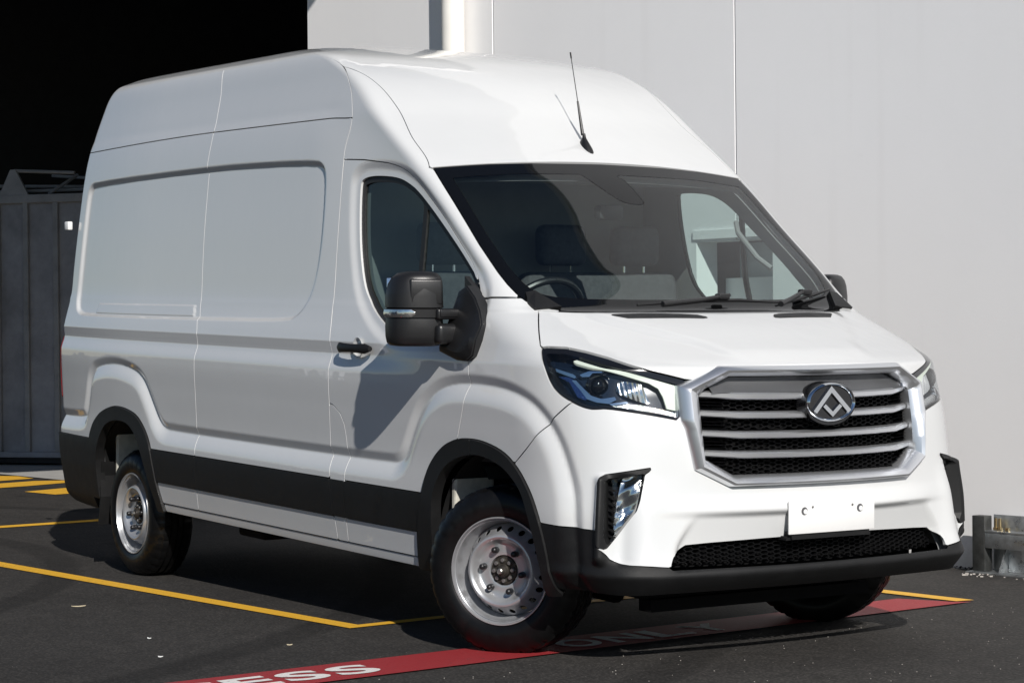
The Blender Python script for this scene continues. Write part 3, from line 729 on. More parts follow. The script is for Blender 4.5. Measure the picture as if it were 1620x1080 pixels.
# ---- headlights, fog lamps
HLI = [(.566,1.255),(.545,1.259),(.45,1.260),(.33,1.244),(.2,1.221),(.07,1.195),(-.053,1.170),(-.205,1.142),(-.212,1.014),(-.10,1.032),(.038,1.047),(.178,1.061),(.225,1.058),(.268,1.058),(.325,1.069),(.395,1.092),(.44,1.110),(.480,1.135),(.51,1.165),(.535,1.20),(.555,1.235)]
DRL = [(.394,1.240),(.372,1.244),(.223,1.216),(.05,1.188),(-.186,1.140),(-.196,1.043),(-.150,1.050),(-.128,1.095),(-.100,1.130),(-.049,1.150),(.077,1.175),(.213,1.203),(.372,1.230)]
for sg in (-1, 1):
    body = patch('headlight', HL, M['lens_dark'], van, sg, offset=-.050, depth=.01, step=.006)
    patch('lamp_surround', HL, M['gloss_black'], body, sg, offset=-.004, depth=.045, inset=.002, extra=lambda a, z, g: -psdf(a, z, HLI))
    patch('daytime_light', DRL, M['drl'], body, sg, offset=-.013, depth=.012)
    # stepped bright strips low in the lamp
    if 'blue_chrome' not in bpy.data.materials: mat('blue_chrome', (.16, .24, .52), .22, metal=1.0, bump=.6, bscale=160); mat('pale_chrome', (.62, .70, .80), .16, metal=1.0)
    patch('side_reflector', [(.499,1.170),(.421,1.148),(.366,1.092),(.313,1.081),(.287,1.105),(.347,1.140),(.382,1.157),(.425,1.171)], bpy.data.materials['blue_chrome'], body, sg, offset=-.030, depth=.015, step=.003, wav=lambda a, z: .002*np.sin(z*900))
    patch('bright_trim', [(.508,1.202),(.392,1.181),(.372,1.172),(.380,1.164),(.420,1.172),(.500,1.188)], bpy.data.materials['pale_chrome'], body, sg, offset=-.020, depth=.02, step=.003)
    patch('bright_trim', [(.372,1.158),(.347,1.142),(.275,1.100),(.212,1.088),(.137,1.097),(.126,1.086),(.168,1.070),(.240,1.074),(.300,1.086),(.345,1.122),(.40,1.158)], M['chrome'], body, sg, offset=-.018, depth=.02, step=.003)
    patch('bright_trim', [(.168,1.070),(.07,1.079),(.055,1.072),(.150,1.062)], bpy.data.materials['pale_chrome'], body, sg, offset=-.016, depth=.02, step=.003)
    patch('upper_ridge', [(.359,1.180),(.297,1.199),(.218,1.200),(.216,1.192),(.275,1.190),(.296,1.174),(.340,1.172)], bpy.data.materials['pale_chrome'], body, sg, offset=-.030, depth=.02, step=.003)
    patch('indicator_reflector', [(.157,1.061),(.059,1.072),(.013,1.067),(-.07,1.058),(-.201,1.036),(-.203,1.016),(-.066,1.030),(.07,1.047)], M['reflector'], body, sg, offset=-.022, depth=.02, step=.003, wav=lambda a, z: .0022*np.sin(a*300)*np.sin(z*520))
    patch('main_reflector', [(.132,1.137),(.122,1.153),(.087,1.159),(.04,1.154),(-.01,1.148),(-.023,1.137),(-.059,1.077),(-.047,1.073),(.013,1.084),(.059,1.095),(.105,1.109),(.129,1.123)], M['reflector'], body, sg, offset=-.034, depth=.02, step=.003, wav=lambda a, z: .012*np.cos((a-.04)*22)*np.cos((z-1.12)*30)+.0018*np.sin((a-z*.4)*240))
    # projector unit: dark bezel, chrome ring and glass ball
    c, n = surf_pt(.235, 1.142, -.045, sg); d = Vector((1, .10*sg, 0)).normalized()
    R_ = d.to_track_quat('Z', 'Y').to_matrix().to_4x4()
    def lathe_at(name, prof, c, m, parent, nseg=28, sx=1.0):
        V, F = [], []
        for r, h in prof:
            for k in range(nseg):
                t = 2*math.pi*k/nseg; V.append(Vector(c)+(R_ @ Vector((r*math.cos(t)*sx, r*math.sin(t), h))))
        for i in range(len(prof)-1):
            for k in range(nseg): F.append((i*nseg+k, i*nseg+(k+1) % nseg, (i+1)*nseg+(k+1) % nseg, (i+1)*nseg+k))
        return mesh_obj(name, [tuple(v) for v in V], F, m, parent, smooth=True, sharp=40)
    lathe_at('projector_ring', [(.045, -.02), (.045, .010), (.042, .014), (.038, .008), (.037, -.01)], c, M['gloss_black'], body, sx=1.15)
    lathe_at('projector_lens', [(.035, 0), (.032, .010), (.024, .019), (.013, .025), (.001, .027)], c, M['frit'], body, sx=1.15)
    patch('lamp_glass', HLI, M['lamp_glass'], body, sg, offset=-.003, step=.010, relief=True)
    # fog lamp recess
    fb = patch('fog_lamp_surround', FOG, M['plastic'], van, sg, offset=.008, depth=.08, inset=.001, extra=lambda a, z, g: -psdf(a, z, [(.168,.765),(.150,.778),(-.040,.798),(-.035,.795),(-.018,.69),(.0,.645),(.128,.535),(.150,.523),(.165,.55)]))
    patch('fog_recess_back', FOG, M['gloss_black'], fb, sg, offset=-.062, depth=.0, step=.01)
    LP = [(.088,.765),(.075,.782),(-.032,.795),(-.012,.695),(.006,.660),(.118,.560),(.125,.60),(.112,.68)]
    patch('fog_reflector', LP, M['reflector'], fb, sg, offset=-.034, depth=.02, step=.004, wav=lambda a, z: .011*np.sin(z*44+.6)*np.cos((a-.03)*20)+.0012*np.sin(z*150+a*70))
    patch('fog_glass', LP, M['lamp_glass'], fb, sg, offset=-.016, depth=.02, step=.008)
    for k in range(8):
        z = .555+k*.026
        a, n_ = surf_pt(.158, z, -.038, sg); b, n_ = surf_pt(.120-.0*k, z-.004, -.030, sg)
        bm = bmesh.new(); bm_box(bm, (a+b)/2, ((a-b).length, .012, .006), (a-b).to_track_quat('X', 'Z').to_matrix()); bm_obj('fog_louvre', bm, M['plastic'], fb)

# ---- door mirrors
def make_mirror(sg):
    root = empty('door_mirror', (0, 0, 0)); root.parent = van
    def P_(x, y, z): return (x, sg*y, z)
    def shell(name, secs, m, n=20, pw=3.2):
        """secs: (z, cx, cy, rx, ry)"""
        V = []; F = []
        for z, cx, cy, rx, ry in secs:
            for k in range(n):
                t = 2*math.pi*k/n; c_, s_ = math.cos(t), math.sin(t)
                yy = cy+ry*math.copysign(abs(s_)**(2/pw), s_); V.append(P_(cx+rx*math.copysign(abs(c_)**(2/pw), c_)-.42*(yy-1.12), yy, z))
        for i in range(len(secs)-1):
            for k in range(n): F.append([i*n+k, i*n+(k+1) % n, (i+1)*n+(k+1) % n, (i+1)*n+k])
        F.append(list(range(n))[::-1]); F.append([(len(secs)-1)*n+k for k in range(n)])
        bm = bmesh.new(); me = bpy.data.meshes.new('t'); me.from_pydata(V, [], F); bm.from_mesh(me); bpy.data.meshes.remove(me)
        bmesh.ops.subdivide_edges(bm, edges=bm.edges, cuts=0)
        return bm_obj(name, bm, m, root, smooth=True, sharp=50)
    cx, cy = (-.285, 1.168) if sg < 0 else (-.315, 1.140)
    # lower housing (wide-angle glass), upper housing, waist band
    shell('lower_housing', [(1.268, cx, cy, .040, .060), (1.272, cx, cy, .062, .085), (1.283, cx, cy, .072, .094), (1.31, cx, cy, .079, .098), (1.355, cx, cy, .081, .099), (1.388, cx, cy, .078, .097), (1.392, cx, cy, .068, .09)], M['plastic_smooth'])
    shell('waist_band', [(1.386, cx, cy, .070, .088), (1.390, cx, cy, .088, .1025), (1.424, cx, cy, .089, .103), (1.430, cx, cy, .072, .09)], M['plastic_smooth'])
    shell('upper_housing', [(1.426, cx, cy, .066, .088), (1.432, cx, cy, .083, .099), (1.48, cx, cy+.001, .082, .098), (1.53, cx, cy-.003, .078, .093), (1.557, cx, cy-.008, .072, .084), (1.575, cx, cy-.012, .060, .068), (1.582, cx, cy-.014, .040, .048), (1.584, cx, cy-.014, .02, .03)], M['plastic_smooth'])
    # raised face panel on the front of the upper housing
    bm = bmesh.new(); bm_box(bm, P_(cx+.052, cy-.014, 1.497), (.024, .140, .110), Matrix.Rotation(sg*math.radians(22), 3, 'Z'), bevel=.010, seg=3); bm_obj('cover_panel', bm, M['plastic_smooth'], root, smooth=True)
    # indicator lens wraps round the outer corner
    V = []; F = []; K = 12
    for k in range(K+1):
        t = k/K; ang = math.radians(12+92*t)
        c_, s_ = math.cos(ang), math.sin(ang)
        x = cx+.0905*math.copysign(abs(c_)**(2/3.2), c_); y = cy+.103*math.copysign(abs(s_)**(2/3.2), s_)
        h = .006 if k == 0 else .016
        x -= .42*(y-1.12); V += [P_(x, y, 1.407-h), P_(x+.003*c_, y+.003*s_, 1.407), P_(x, y, 1.407+h)]
    for k in range(K):
        for j in range(2): F.append([k*3+j, k*3+j+1, (k+1)*3+j+1, (k+1)*3+j])
    mesh_obj('indicator_lens', V, F, M['reflector'], root, smooth=True)
    # arms
    bm = bmesh.new()
    bm_box(bm, P_(-.222, 1.045, 1.405), (.085, .16, .046), bevel=.010, seg=3)
    bm_box(bm, P_(-.165, .985, 1.405), (.085, .06, .052), bevel=.012, seg=3)
    bm_obj('mirror_arm', bm, M['plastic_smooth'], root, smooth=True)
    bm = bmesh.new(); bm_box(bm, P_(-.178, 1.040, 1.4085), (.008, .150, .030), bevel=.003); bm_obj('arm_insert', bm, M['plastic_smooth'], root, smooth=True)
    bm = bmesh.new()
    bm_box(bm, P_(-.215, 1.045, 1.322), (.085, .16, .086), bevel=.020, seg=3)
    bm_obj('lower_arm', bm, M['plastic_smooth'], root, smooth=True)
    # sail / foot on the door
    prof = [(-.30,1.245),(-.16,1.212),(-.075,1.210),(-.030,1.232),(-.005,1.30),(-.002,1.365),(-.028,1.42),(-.075,1.475),(-.150,1.525),(-.215,1.50),(-.235,1.33)]
    bm = bmesh.new()
    a = [bm.verts.new(P_(x-.008, .957+.0*z if z > 1.4 else .985, z)) for x, z in prof]
    mid = [bm.verts.new(P_(x, (1.022-.10*(z-1.36) if z > 1.36 else 1.050), z)) for x, z in prof]
    top = [bm.verts.new(P_(x*.82-.028, (1.03-.10*(z-1.36) if z > 1.36 else 1.068), 1.36+(z-1.36)*.80)) for x, z in prof]
    n = len(prof); bm.faces.new(top)
    for i in range(n):
        bm.faces.new((a[i], a[(i+1) % n], mid[(i+1) % n], mid[i])); bm.faces.new((mid[i], mid[(i+1) % n], top[(i+1) % n], top[i]))
    bmesh.ops.bevel(bm, geom=[e for e in bm.edges if all(v in top or v in mid for v in e.verts)], offset=.006, segments=2, affect='EDGES')
    bm_obj('mirror_foot', bm, M['plastic_smooth'], root, smooth=True, sharp=40)
    bm = bmesh.new(); bm_prism(bm, [(-.235,1.325),(-.06,1.335),(-.09,1.45),(-.148,1.508),(-.235,1.565)], P_(0, .958, 0), (1, 0, 0), (0, 0, 1), (0, sg, 0), -.02, .004)
    bm_obj('sail_panel', bm, M['plastic_smooth'], root)
    # glasses at the back
    box_obj('mirror_glass', P_(cx-.104, cy, 1.50), (.004, .15, .11), M['chrome'], root, bevel=.001, rot=Matrix.Rotation(sg*math.radians(22), 3, 'Z'))
    box_obj('wide_angle_glass', P_(cx-.104, cy, 1.33), (.004, .15, .07), M['chrome'], root, bevel=.001, rot=Matrix.Rotation(sg*math.radians(22), 3, 'Z'))
make_mirror(-1); make_mirror(1)

# ---- door handles
for sg in (-1, 1):
    c0 = Vector((-1.072, sg*1.022, 1.238))
    bm = bmesh.new()
    pts = [(-.148, 1.0), (-.118, 1.15), (-.07, 1.02), (0, .92), (.07, 1.0), (.118, 1.12), (.148, .9)]
    V = []; F = []; K = 10
    for i, (dx, s_) in enumerate(pts):
        r = .0215*s_*(.6 if i in (0, 6) else 1); off = .022 if i not in (0, 6) else .014
        bow = .013*(1-(dx/.15)**2)
        for k in range(K):
            t = 2*math.pi*k/K; V.append((c0.x+dx, c0.y+sg*(off+bow+.011*math.cos(t)), c0.z+r*math.sin(t)))
    for i in range(len(pts)-1):
        for k in range(K): F.append([i*K+k, i*K+(k+1) % K, (i+1)*K+(k+1) % K, (i+1)*K+k])
    F.append(list(range(K))); F.append([(len(pts)-1)*K+k for k in range(K)])
    h = mesh_obj('door_handle', V, F, M['plastic'], van, smooth=True, sharp=60)
    # bright dished cup behind the grip
    V = []; F = []; K = 28
    for r, off in ((.050, .001), (.047, .003), (.040, -.004), (.022, -.013), (.002, -.016)):
        for k in range(K):
            t = 2*math.pi*k/K; V.append((c0.x+.012+r*.95*math.cos(t), c0.y+sg*(off+.003), c0.z+.001+r*math.sin(t)))
    for i in range(4):
        for k in range(K): F.append([i*K+k, i*K+(k+1) % K, (i+1)*K+(k+1) % K, (i+1)*K+k])
    mesh_obj('handle_cup', V, F, M['paint'], h, smooth=True)
# ---- bonnet vents
for sg in (-1, 1):
    rows = []
    for (y, xa, za) in ((.590, .318, .010), (.545, .324, .050), (.45, .340, .056), (.36, .358, .054), (.27, .378, .050), (.205, .396, .044), (.182, .424, .012)):
        w_ = za; rows.append((y, xa, w_))
    V = []; F = []
    def bz(x, y):   # height of bonnet at plan position
        lo, hi = 1.23, 1.43
        for _ in range(24):
            mid = (lo+hi)/2
            if front_x(y, mid) > x: lo = mid
            else: hi = mid
        return lo
    for y, xa, w_ in rows:
        for x in (xa, xa+w_):
            V.append((x, sg*y, bz(x, y)+.0155))
    for i in range(len(rows)-1): F.append([2*i, 2*i+1, 2*i+3, 2*i+2])
    bm = bmesh.new(); me = bpy.data.meshes.new('t'); me.from_pydata(V, [], F); bm.from_mesh(me); bpy.data.meshes.remove(me)
    r = bmesh.ops.extrude_face_region(bm, geom=list(bm.faces)); bmesh.ops.translate(bm, verts=[v for v in r['geom'] if isinstance(v, bmesh.types.BMVert)], vec=(0, 0, -.012))
    bm_obj('bonnet_vent', bm, M['plastic'], van)
# ---- wipers and cowl
def ws_pt(y, z, off): 
    p = Vector((front_x(y, z), y, z)); n = Vector((.62, .12*y/.8, .78)).normalized(); return p+n*off
def wiper(path_b, path_a, piv):
    bm = bmesh.new(); bm_tube(bm, [ws_pt(y, z, .018) for y, z in path_b], [.005]+[.009]*(len(path_b)-2)+[.004], 6)
    w = bm_obj('wiper', bm, M['plastic_smooth'], van, smooth=True)
    bm = bmesh.new(); bm_tube(bm, [ws_pt(y, z, .034) for y, z in path_a], [.013, .011, .009], 8); bm_obj('wiper_arm', bm, M['plastic_smooth'], w, smooth=True)
    bm = bmesh.new(); p = ws_pt(*piv, .03); bm_box(bm, p, (.04, .06, .026), bevel=.008); bm_obj('wiper_joint', bm, M['plastic_smooth'], w, smooth=True)
wiper([(-.40, 1.432), (-.10, 1.450), (.15, 1.452), (.42, 1.440)], [(-.30, 1.424), (-.08, 1.440), (.10, 1.462)], (.06, 1.459))
wiper([(.33, 1.428), (.52, 1.458), (.66, 1.478), (.80, 1.500)], [(.34, 1.424), (.45, 1.446), (.58, 1.480)], (.585, 1.478))
bm = bmesh.new()
cw = [[bm.verts.new((front_x(y, zc)+dx, y, zc+dz)) for zc, dx, dz in ((1.410, -.01, -.012), (1.416, -.02, .0), (1.425, -.03, .004))] for y in np.linspace(-.80, .80, 33)]
for i in range(32):
    for j in (0, 1): bm.faces.new((cw[i][j], cw[i+1][j], cw[i+1][j+1], cw[i][j+1]))
bm_obj('cowl_panel', bm, M['plastic'], van, smooth=True)
for sg in (-1, 1):
    bm = bmesh.new(); pts = [(.74, 1.432), (.80, 1.498), (.845, 1.490), (.862, 1.452), (.858, 1.424)]
    V0 = [ws_pt(sg*y, z, -.006) for y, z in pts]; V1 = [ws_pt(sg*y, z, .012) for y, z in pts]
    a = [bm.verts.new(v) for v in V0]; b = [bm.verts.new(v) for v in V1]; bm.faces.new(b)
    for i in range(5): bm.faces.new((a[i], a[(i+1) % 5], b[(i+1) % 5], b[i]))
    bm_obj('cowl_corner', bm, M['plastic'], van)
# ---- roof aerial
ax, az_ = -.725, 2.166
V = []; F = []; K = 14
for t, w_, h_ in ((-.058, .012, .0), ):
    pass
secs = [(0.0, .060, .024, .0), (.014, .050, .021, -.004), (.036, .028, .012, -.014), (.052, .014, .008, -.022), (.070, .009, .0075, -.026)]
for h_, rx, ry, dx in secs:
    for k in range(K):
        t = 2*math.pi*k/K; px_ = rx*math.cos(t)
        V.append((ax+dx+px_*.83, ry*math.sin(t), az_+h_-px_*.56*(1-h_*8)-.004))
for i in range(len(secs)-1):
    for k in range(K): F.append([i*K+k, i*K+(k+1) % K, (i+1)*K+(k+1) % K, (i+1)*K+k])
aer = mesh_obj('aerial_base', V, F, M['plastic_smooth'], van, smooth=True)
b0 = Vector((-.760, 0, 2.225)); b1 = Vector((-.800, -.002, 2.385)); b2 = Vector((-.862, -.003, 2.617))
bm = bmesh.new(); bm_tube(bm, [b0, b0.lerp(b1, .6), b1], [.0085, .0062, .0048], 8); bm_tube(bm, [b1, b1.lerp(b2, .87), b1.lerp(b2, .88), b2], [.0022, .0020, .0040, .0038], 6)
bm_obj('aerial_mast', bm, M['plastic_smooth'], aer, smooth=True)

# ---- wheels
def clampz(V, zmin):
    return [(x, y, max(z, zmin)) for x, y, z in V]
TYRE_R, SEC = .352, .226
def make_wheel():
    """outer face towards -y, centre at origin"""
    # profile of the tyre, from inner bead round to outer bead (y: outside negative)
    root_mesh = None
    nseg = 180
    prof = [(.214, -.004), (.222, -.013), (.235, -.022), (.262, -.026), (.290, -.025), (.312, -.018), (.330, -.004), (.341, .011), (.346, .022)]
    tr = [(.3515, .026), (.352, .058), (.342, .061), (.342, .067), (.352, .070), (.3525, .095), (.342, .098), (.342, .104), (.3525, .107), (.3525, .128), (.342, .131), (.342, .137), (.352, .140), (.3515, .176)]
    back = [(.346, .182), (.341, .190), (.320, .206), (.285, .212), (.235, .200), (.214, .185)]
    P_ = prof+tr+back; V, F = [], []
    for i, (r, y) in enumerate(P_):
        for k in range(nseg):
            rr = r; yy = y
            sh = i in (7, 8, 9) or i in (22, 23, 24)
            if sh and k % 5 == 0: rr = r-.0065
            if i in (5, 6) and k % 5 == 0: yy += .002
            if 10 <= i <= 21 and r > .35 and (k+i) % 6 == 0: rr -= .003
            # raised lettering-like ribs on the sidewall
            if i == 4: yy -= .0032*(1 if (k//2) % 3 else 0)*(1 if (k % 60) < 24 else 0)
            a = 2*math.pi*k/nseg
            V.append((rr*math.cos(a), yy, rr*math.sin(a)))
    for i in range(len(P_)-1):
        for k in range(nseg): F.append([i*nseg+k, i*nseg+(k+1) % nseg, (i+1)*nseg+(k+1) % nseg, (i+1)*nseg+k])
    tyre = (V, F)
    # rim barrel and lip
    rimp = [(.2235, -.010), (.2250, -.016), (.2235, -.021), (.2195, -.021), (.2165, -.014), (.2148, -.005), (.2122, -.003), (.2100, -.007), (.2082, -.002), (.2062, .012), (.2035, .046), (.1965, .060), (.1940, .074), (.1925, .080), (.190, .10), (.190, .18)]
    rim = lathe(rimp, 96)
    # disc with oval holes
    V, F = [], []; N = 20
    def ring(r, y, n): 
        b = len(V)
        for k in range(n): a = 2*math.pi*k/n; V.append((r*math.cos(a), y, r*math.sin(a)))
        return b
    nn = N*8
    inner = [(.156, .006), (.152, -.006), (.147, -.012), (.141, -.013), (.134, -.010), (.127, -.001), (.118, .013), (.110, .020), (.104, .022), (.080, .0225), (.069, .0215), (.064, .023), (.062, .030), (.061, .05)]
    prev = None; base_in = None
    for r, y in inner:
        b = ring(r, y, nn)
        if base_in is None: base_in = b
        if prev is not None:
            for k in range(nn): F.append([prev+k, prev+(k+1) % nn, b+(k+1) % nn, b+k])
        prev = b
    # hole zone between r .156 and .187
    r0, r1 = .156, .187
    yv = lambda r: .006+(r-r0)/(r1-r0)*.058
    bo = ring(r1, yv(r1), nn)
    b3 = ring(.1925, .076, nn)
    for k in range(nn): F.append([bo+k, bo+(k+1) % nn, b3+(k+1) % nn, b3+k])
    for h in range(N):
        ac = 2*math.pi*(h+.5)/N; hw = .0125; hh = .0105; H = 16
        pts = []; low = []
        for j in range(H):
            t = 2*math.pi*j/H; rr = .1715+hh*math.sin(t); aa = ac+hw*math.cos(t)/.1715
            pts.append(len(V)); V.append((rr*math.cos(aa), yv(rr), rr*math.sin(aa)))
        for j in range(H):
            t = 2*math.pi*j/H; rr = .1715+hh*math.sin(t)*.9; aa = ac+hw*math.cos(t)/.1715*.9
            low.append(len(V)); V.append((rr*math.cos(aa), yv(rr)+.007, rr*math.sin(aa)))
        for j in range(H): F.append([pts[j], pts[(j+1) % H], low[(j+1) % H], low[j]])
        # outer border vertices for this sector, ordered like angle t: start at +angle side
        k0 = h*8; inn = [base_in+(k0+j) % nn for j in range(9)]; out = [bo+(k0+j) % nn for j in range(9)]
        # upper half (t 0..pi) goes from +side to -side along outer ring
        for j in range(8):
            F.append([pts[j], pts[j+1], out[8-j-1], out[8-j]])
        for j in range(8):
            F.append([pts[8+j], pts[(8+j+1) % H], inn[j+1], inn[j]])
        F.append([pts[0], out[8], inn[8]]); F.append([pts[8], inn[0], out[0]])
    return tyre, rim, (V, F)
TY, RM, DS = make_wheel()
def wheel_meshes():
    out = {}
    for nm, (V, F), m, sh in (('tyre', TY, M['tyre'], 40), ('rim', RM, M['steel'], 40), ('wheel_disc', DS, M['steel'], 30)):
        me = bpy.data.meshes.new(nm); me.from_pydata([tuple(v) for v in V], [], F)
        bm = bmesh.new(); bm.from_mesh(me); bmesh.ops.recalc_face_normals(bm, faces=bm.faces); bm.to_mesh(me); bm.free()
        me.polygons.foreach_set('use_smooth', [True]*len(me.polygons)); me.set_sharp_from_angle(angle=math.radians(sh)); me.materials.append(m); out[nm] = me
    bm = bmesh.new(); R_ = [(.0135, 0), (.0135, -.016), (.0125, -.027), (.009, -.033), (.001, -.035)]
    V, F = lathe(R_, 12); me = bpy.data.meshes.new('nut'); me.from_pydata(V, [], F); me.polygons.foreach_set('use_smooth', [True]*len(me.polygons)); me.materials.append(M['nut']); out['nut'] = me
    V, F = lathe([(.0092, 0), (.0092, -.012), (.0075, -.014), (.001, -.014)], 6); me = bpy.data.meshes.new('bolt'); me.from_pydata(V, [], F); me.materials.append(M['bolt']); out['bolt'] = me
    V, F = lathe([(.061, .02), (.058, .012), (.030, .012), (.029, -.004), (.024, -.010), (.022, -.014), (.012, -.018), (.001, -.018)], 32); me = bpy.data.meshes.new('hub'); me.from_pydata(V, [], F); me.polygons.foreach_set('use_smooth', [True]*len(me.polygons)); me.set_sharp_from_angle(angle=.6); me.materials.append(M['hub']); out['hub'] = me
    V, F = lathe([(.012, -.018), (.012, -.030), (.008, -.033), (.001, -.033)], 12); me = bpy.data.meshes.new('cap'); me.from_pydata(V, [], F); me.materials.append(M['bolt']); out['cap'] = me
    V, F = lathe([(.150, .05), (.150, .10), (.001, .10)], 40); me = bpy.data.meshes.new('drum'); me.from_pydata(V, [], F); me.materials.append(M['dark']); out['drum'] = me
    return out
WM = wheel_meshes()
def put_wheel(x, y, steer, roll, sgn, zg=.345):
    """sgn -1: right side of the van"""
    mw = Matrix.Translation((x, y, zg)) @ Matrix.Rotation(steer+(0 if sgn < 0 else math.pi), 4, 'Z')
    w = bpy.data.objects.new('wheel', WM['wheel_disc']); COL.objects.link(w); w.parent = van
    spin = Matrix.Rotation(roll, 4, 'Y')
    w.matrix_basis = W2B @ mw @ spin
    def sub(n, me, mtx=Matrix()):
        o = bpy.data.objects.new(n, me); COL.objects.link(o); o.parent = w; o.matrix_basis = mtx; return o
    t = WM['tyre'].copy(); inv = spin.inverted()
    for v in t.vertices:
        p = spin @ v.co
        lim = -.3465
        if p.z < lim+.022 and p.z < 0:
            over = max(0, lim-p.z); p.z = max(p.z, lim); 
            if over > 0 and abs(p.y-.09) > .07: p.y += (-.006 if p.y < .09 else .006)*min(1, over/.004)
        v.co = inv @ p
    sub('tyre', t); sub('rim', WM['rim']); sub('hub', WM['hub'], Matrix.Translation((0, .012, 0))); sub('hub_cap', WM['cap'], Matrix.Translation((0, .012, 0))); sub('brake_drum', WM['drum'])
    for k in range(6):
        a = math.radians(60*k+8); sub('lug_nut', WM['nut'], Matrix.Translation((.0905*math.cos(a), .022, .0905*math.sin(a))))
    for k in range(8):
        a = math.radians(45*k+20); sub('hub_bolt', WM['bolt'], Matrix.Translation((.0425*math.cos(a), .024, .0425*math.sin(a))))
    return w
STEER = math.radians(31)
YF = .945
put_wheel(.072, -.965, STEER, .3, -1); put_wheel(-.06, .895, STEER, .8, 1)
put_wheel(-3.76, -.955, 0, 1.1, -1); put_wheel(-3.76, .955, 0, .2, 1)

# wheel housings
def arch_liner(cx, cz, r, y0, y1, front):
    V = []; F = []; K = 28
    for y in (y0, y1):
        for k in range(K+1):
            a = math.radians(-4+190*k/K); V.append((cx+r*math.cos(a), y, cz+r*.93*math.sin(a)))
    for k in range(K): F.append([k, k+1, K+2+k, K+1+k])
    F.append([K+1+k for k in range(K+1)])
    mesh_obj('wheel_housing', V, F, M['liner'], van, smooth=True, sharp=40)
for sg in (-1, 1):
    arch_liner(.04, .40, .475, sg*.965, sg*.50, True); arch_liner(-3.79, .34, .475, sg*.965, sg*.55, False)
    # dusty body-coloured strip of the inner wing seen behind the tyre
    bm = bmesh.new(); bm_box(bm, (-.325, sg*.86, .52), (.035, .20, .36), bevel=.01); bm_obj('inner_wing_flange', bm, M['chassis_cream'], van)
    bm = bmesh.new(); bm_box(bm, (-4.135, sg*.80, .56), (.03, .22, .30), bevel=.01); bm_obj('inner_wing_flange', bm, M['chassis_cream'], van)
    # rear mud flap
    bm = bmesh.new()
    rows = [(-4.165, .50, .020), (-4.185, .42, .020), (-4.180, .30, .022), (-4.200, .20, .022), (-4.215, .135, .016)]
    vs = [[bm.verts.new((x+dx, sg*y, z)) for y in (.80, .84, .95, .985) for dx in (0, -.012)] for x, z, _ in rows]
    for i in range(len(rows)-1):
        a, b = vs[i], vs[i+1]
        for j in (0, 2, 4): bm.faces.new((a[j], a[j+2], b[j+2], b[j])); bm.faces.new((a[j+1], b[j+1], b[j+3], a[j+3]))
        bm.faces.new((a[0], b[0], b[1], a[1])); bm.faces.new((a[6], a[7], b[7], b[6]))
    bm_obj('mud_flap', bm, M['plastic'], van)
# underbody
bm = bmesh.new()
bm_box(bm, (-2.05, 0, .385), (3.0, 1.78, .11)); bm_box(bm, (-4.45, 0, .42), (.55, 1.5, .16)); bm_box(bm, (-2.0, .35, .30), (1.6, .25, .09)); bm_box(bm, (-2.0, -.35, .30), (1.6, .12, .09))
bm_box(bm, (-3.78, 0, .48), (1.0, 1.05, .10)); bm_box(bm, (.0, 0, .50), (1.3, .95, .20)); bm_prism(bm, [(-.66, .34), (.66, .34), (.52, .262), (-.60, .262)], (.62, 0, 0), (0, 1, 0), (0, 0, 1), (1, 0, 0), -.25, -.06); bm_box(bm, (.55, 0, .235), (.08, 1.16, .05))
bm_box(bm, (-2.6, -.70, .27), (.30, .22, .12), bevel=.02); bm_box(bm, (-.62, .55, .235), (.30, .25, .13), bevel=.02)
bm_tube(bm, [(-3.76, -.8, .27), (-3.76, .8, .27)], .055, 12); bm_tube(bm, [(-3.76, 0, .27), (-3.2, 0, .30), (-.6, 0, .36)], .04, 10); bmesh.ops.create_icosphere(bm, subdivisions=2, radius=.14, matrix=Matrix.Translation((-3.76, 0, .28)))
bm_tube(bm, [(0, -.75, .24), (0, .75, .24)], .04, 10); bm_tube(bm, [(.1, -.4, .22), (-1.4, -.4, .25), (-2.2, -.45, .24)], .045, 10)
for sg in (-1, 1): bm_tube(bm, [(-4.45, sg*.52, .42), (-3.76, sg*.52, .22), (-3.1, sg*.52, .40)], .03, 8)
bm_obj('underbody', bm, M['dark'], van)
# rear hinges
for z in (1.86, 1.02): box_obj('door_hinge', (-4.815, -.930, z), (.06, .03, .05), M['plate'], van, bevel=.006)

# ---- cab interior
bm = bmesh.new()
dpts = [(.10, 1.395), (.02, 1.405), (-.12, 1.385), (-.30, 1.375), (-.40, 1.34), (-.43, 1.22), (-.40, .95), (-.20, .70)]
V = []; F = []
ys = np.linspace(-.86, .86, 25)
for y in ys:
    hump = .030*math.exp(-((y+.37)/.24)**2)
    for x, z in dpts: V.append((x-(.12*(y/.86)**4 if x > -.2 else 0), y, z+(hump if x < -.1 and z > 1.3 else 0)))
n = len(dpts)
for i in range(24):
    for j in range(n-1): F.append([i*n+j, i*n+j+1, (i+1)*n+j+1, (i+1)*n+j])
mesh_obj('dashboard', V, F, M['inner_dark'], van, smooth=True)
bm.free()
bm = bmesh.new(); bm_tube(bm, [(-.02-.10*(y/.6)**2, y+.3, 1.412+.03*math.exp(-((y+.5)/.2)**2)) for y in np.linspace(-.62, .5, 20)], .004, 6); bm_obj('dash_piping', bm, M['silver'], van, smooth=True)
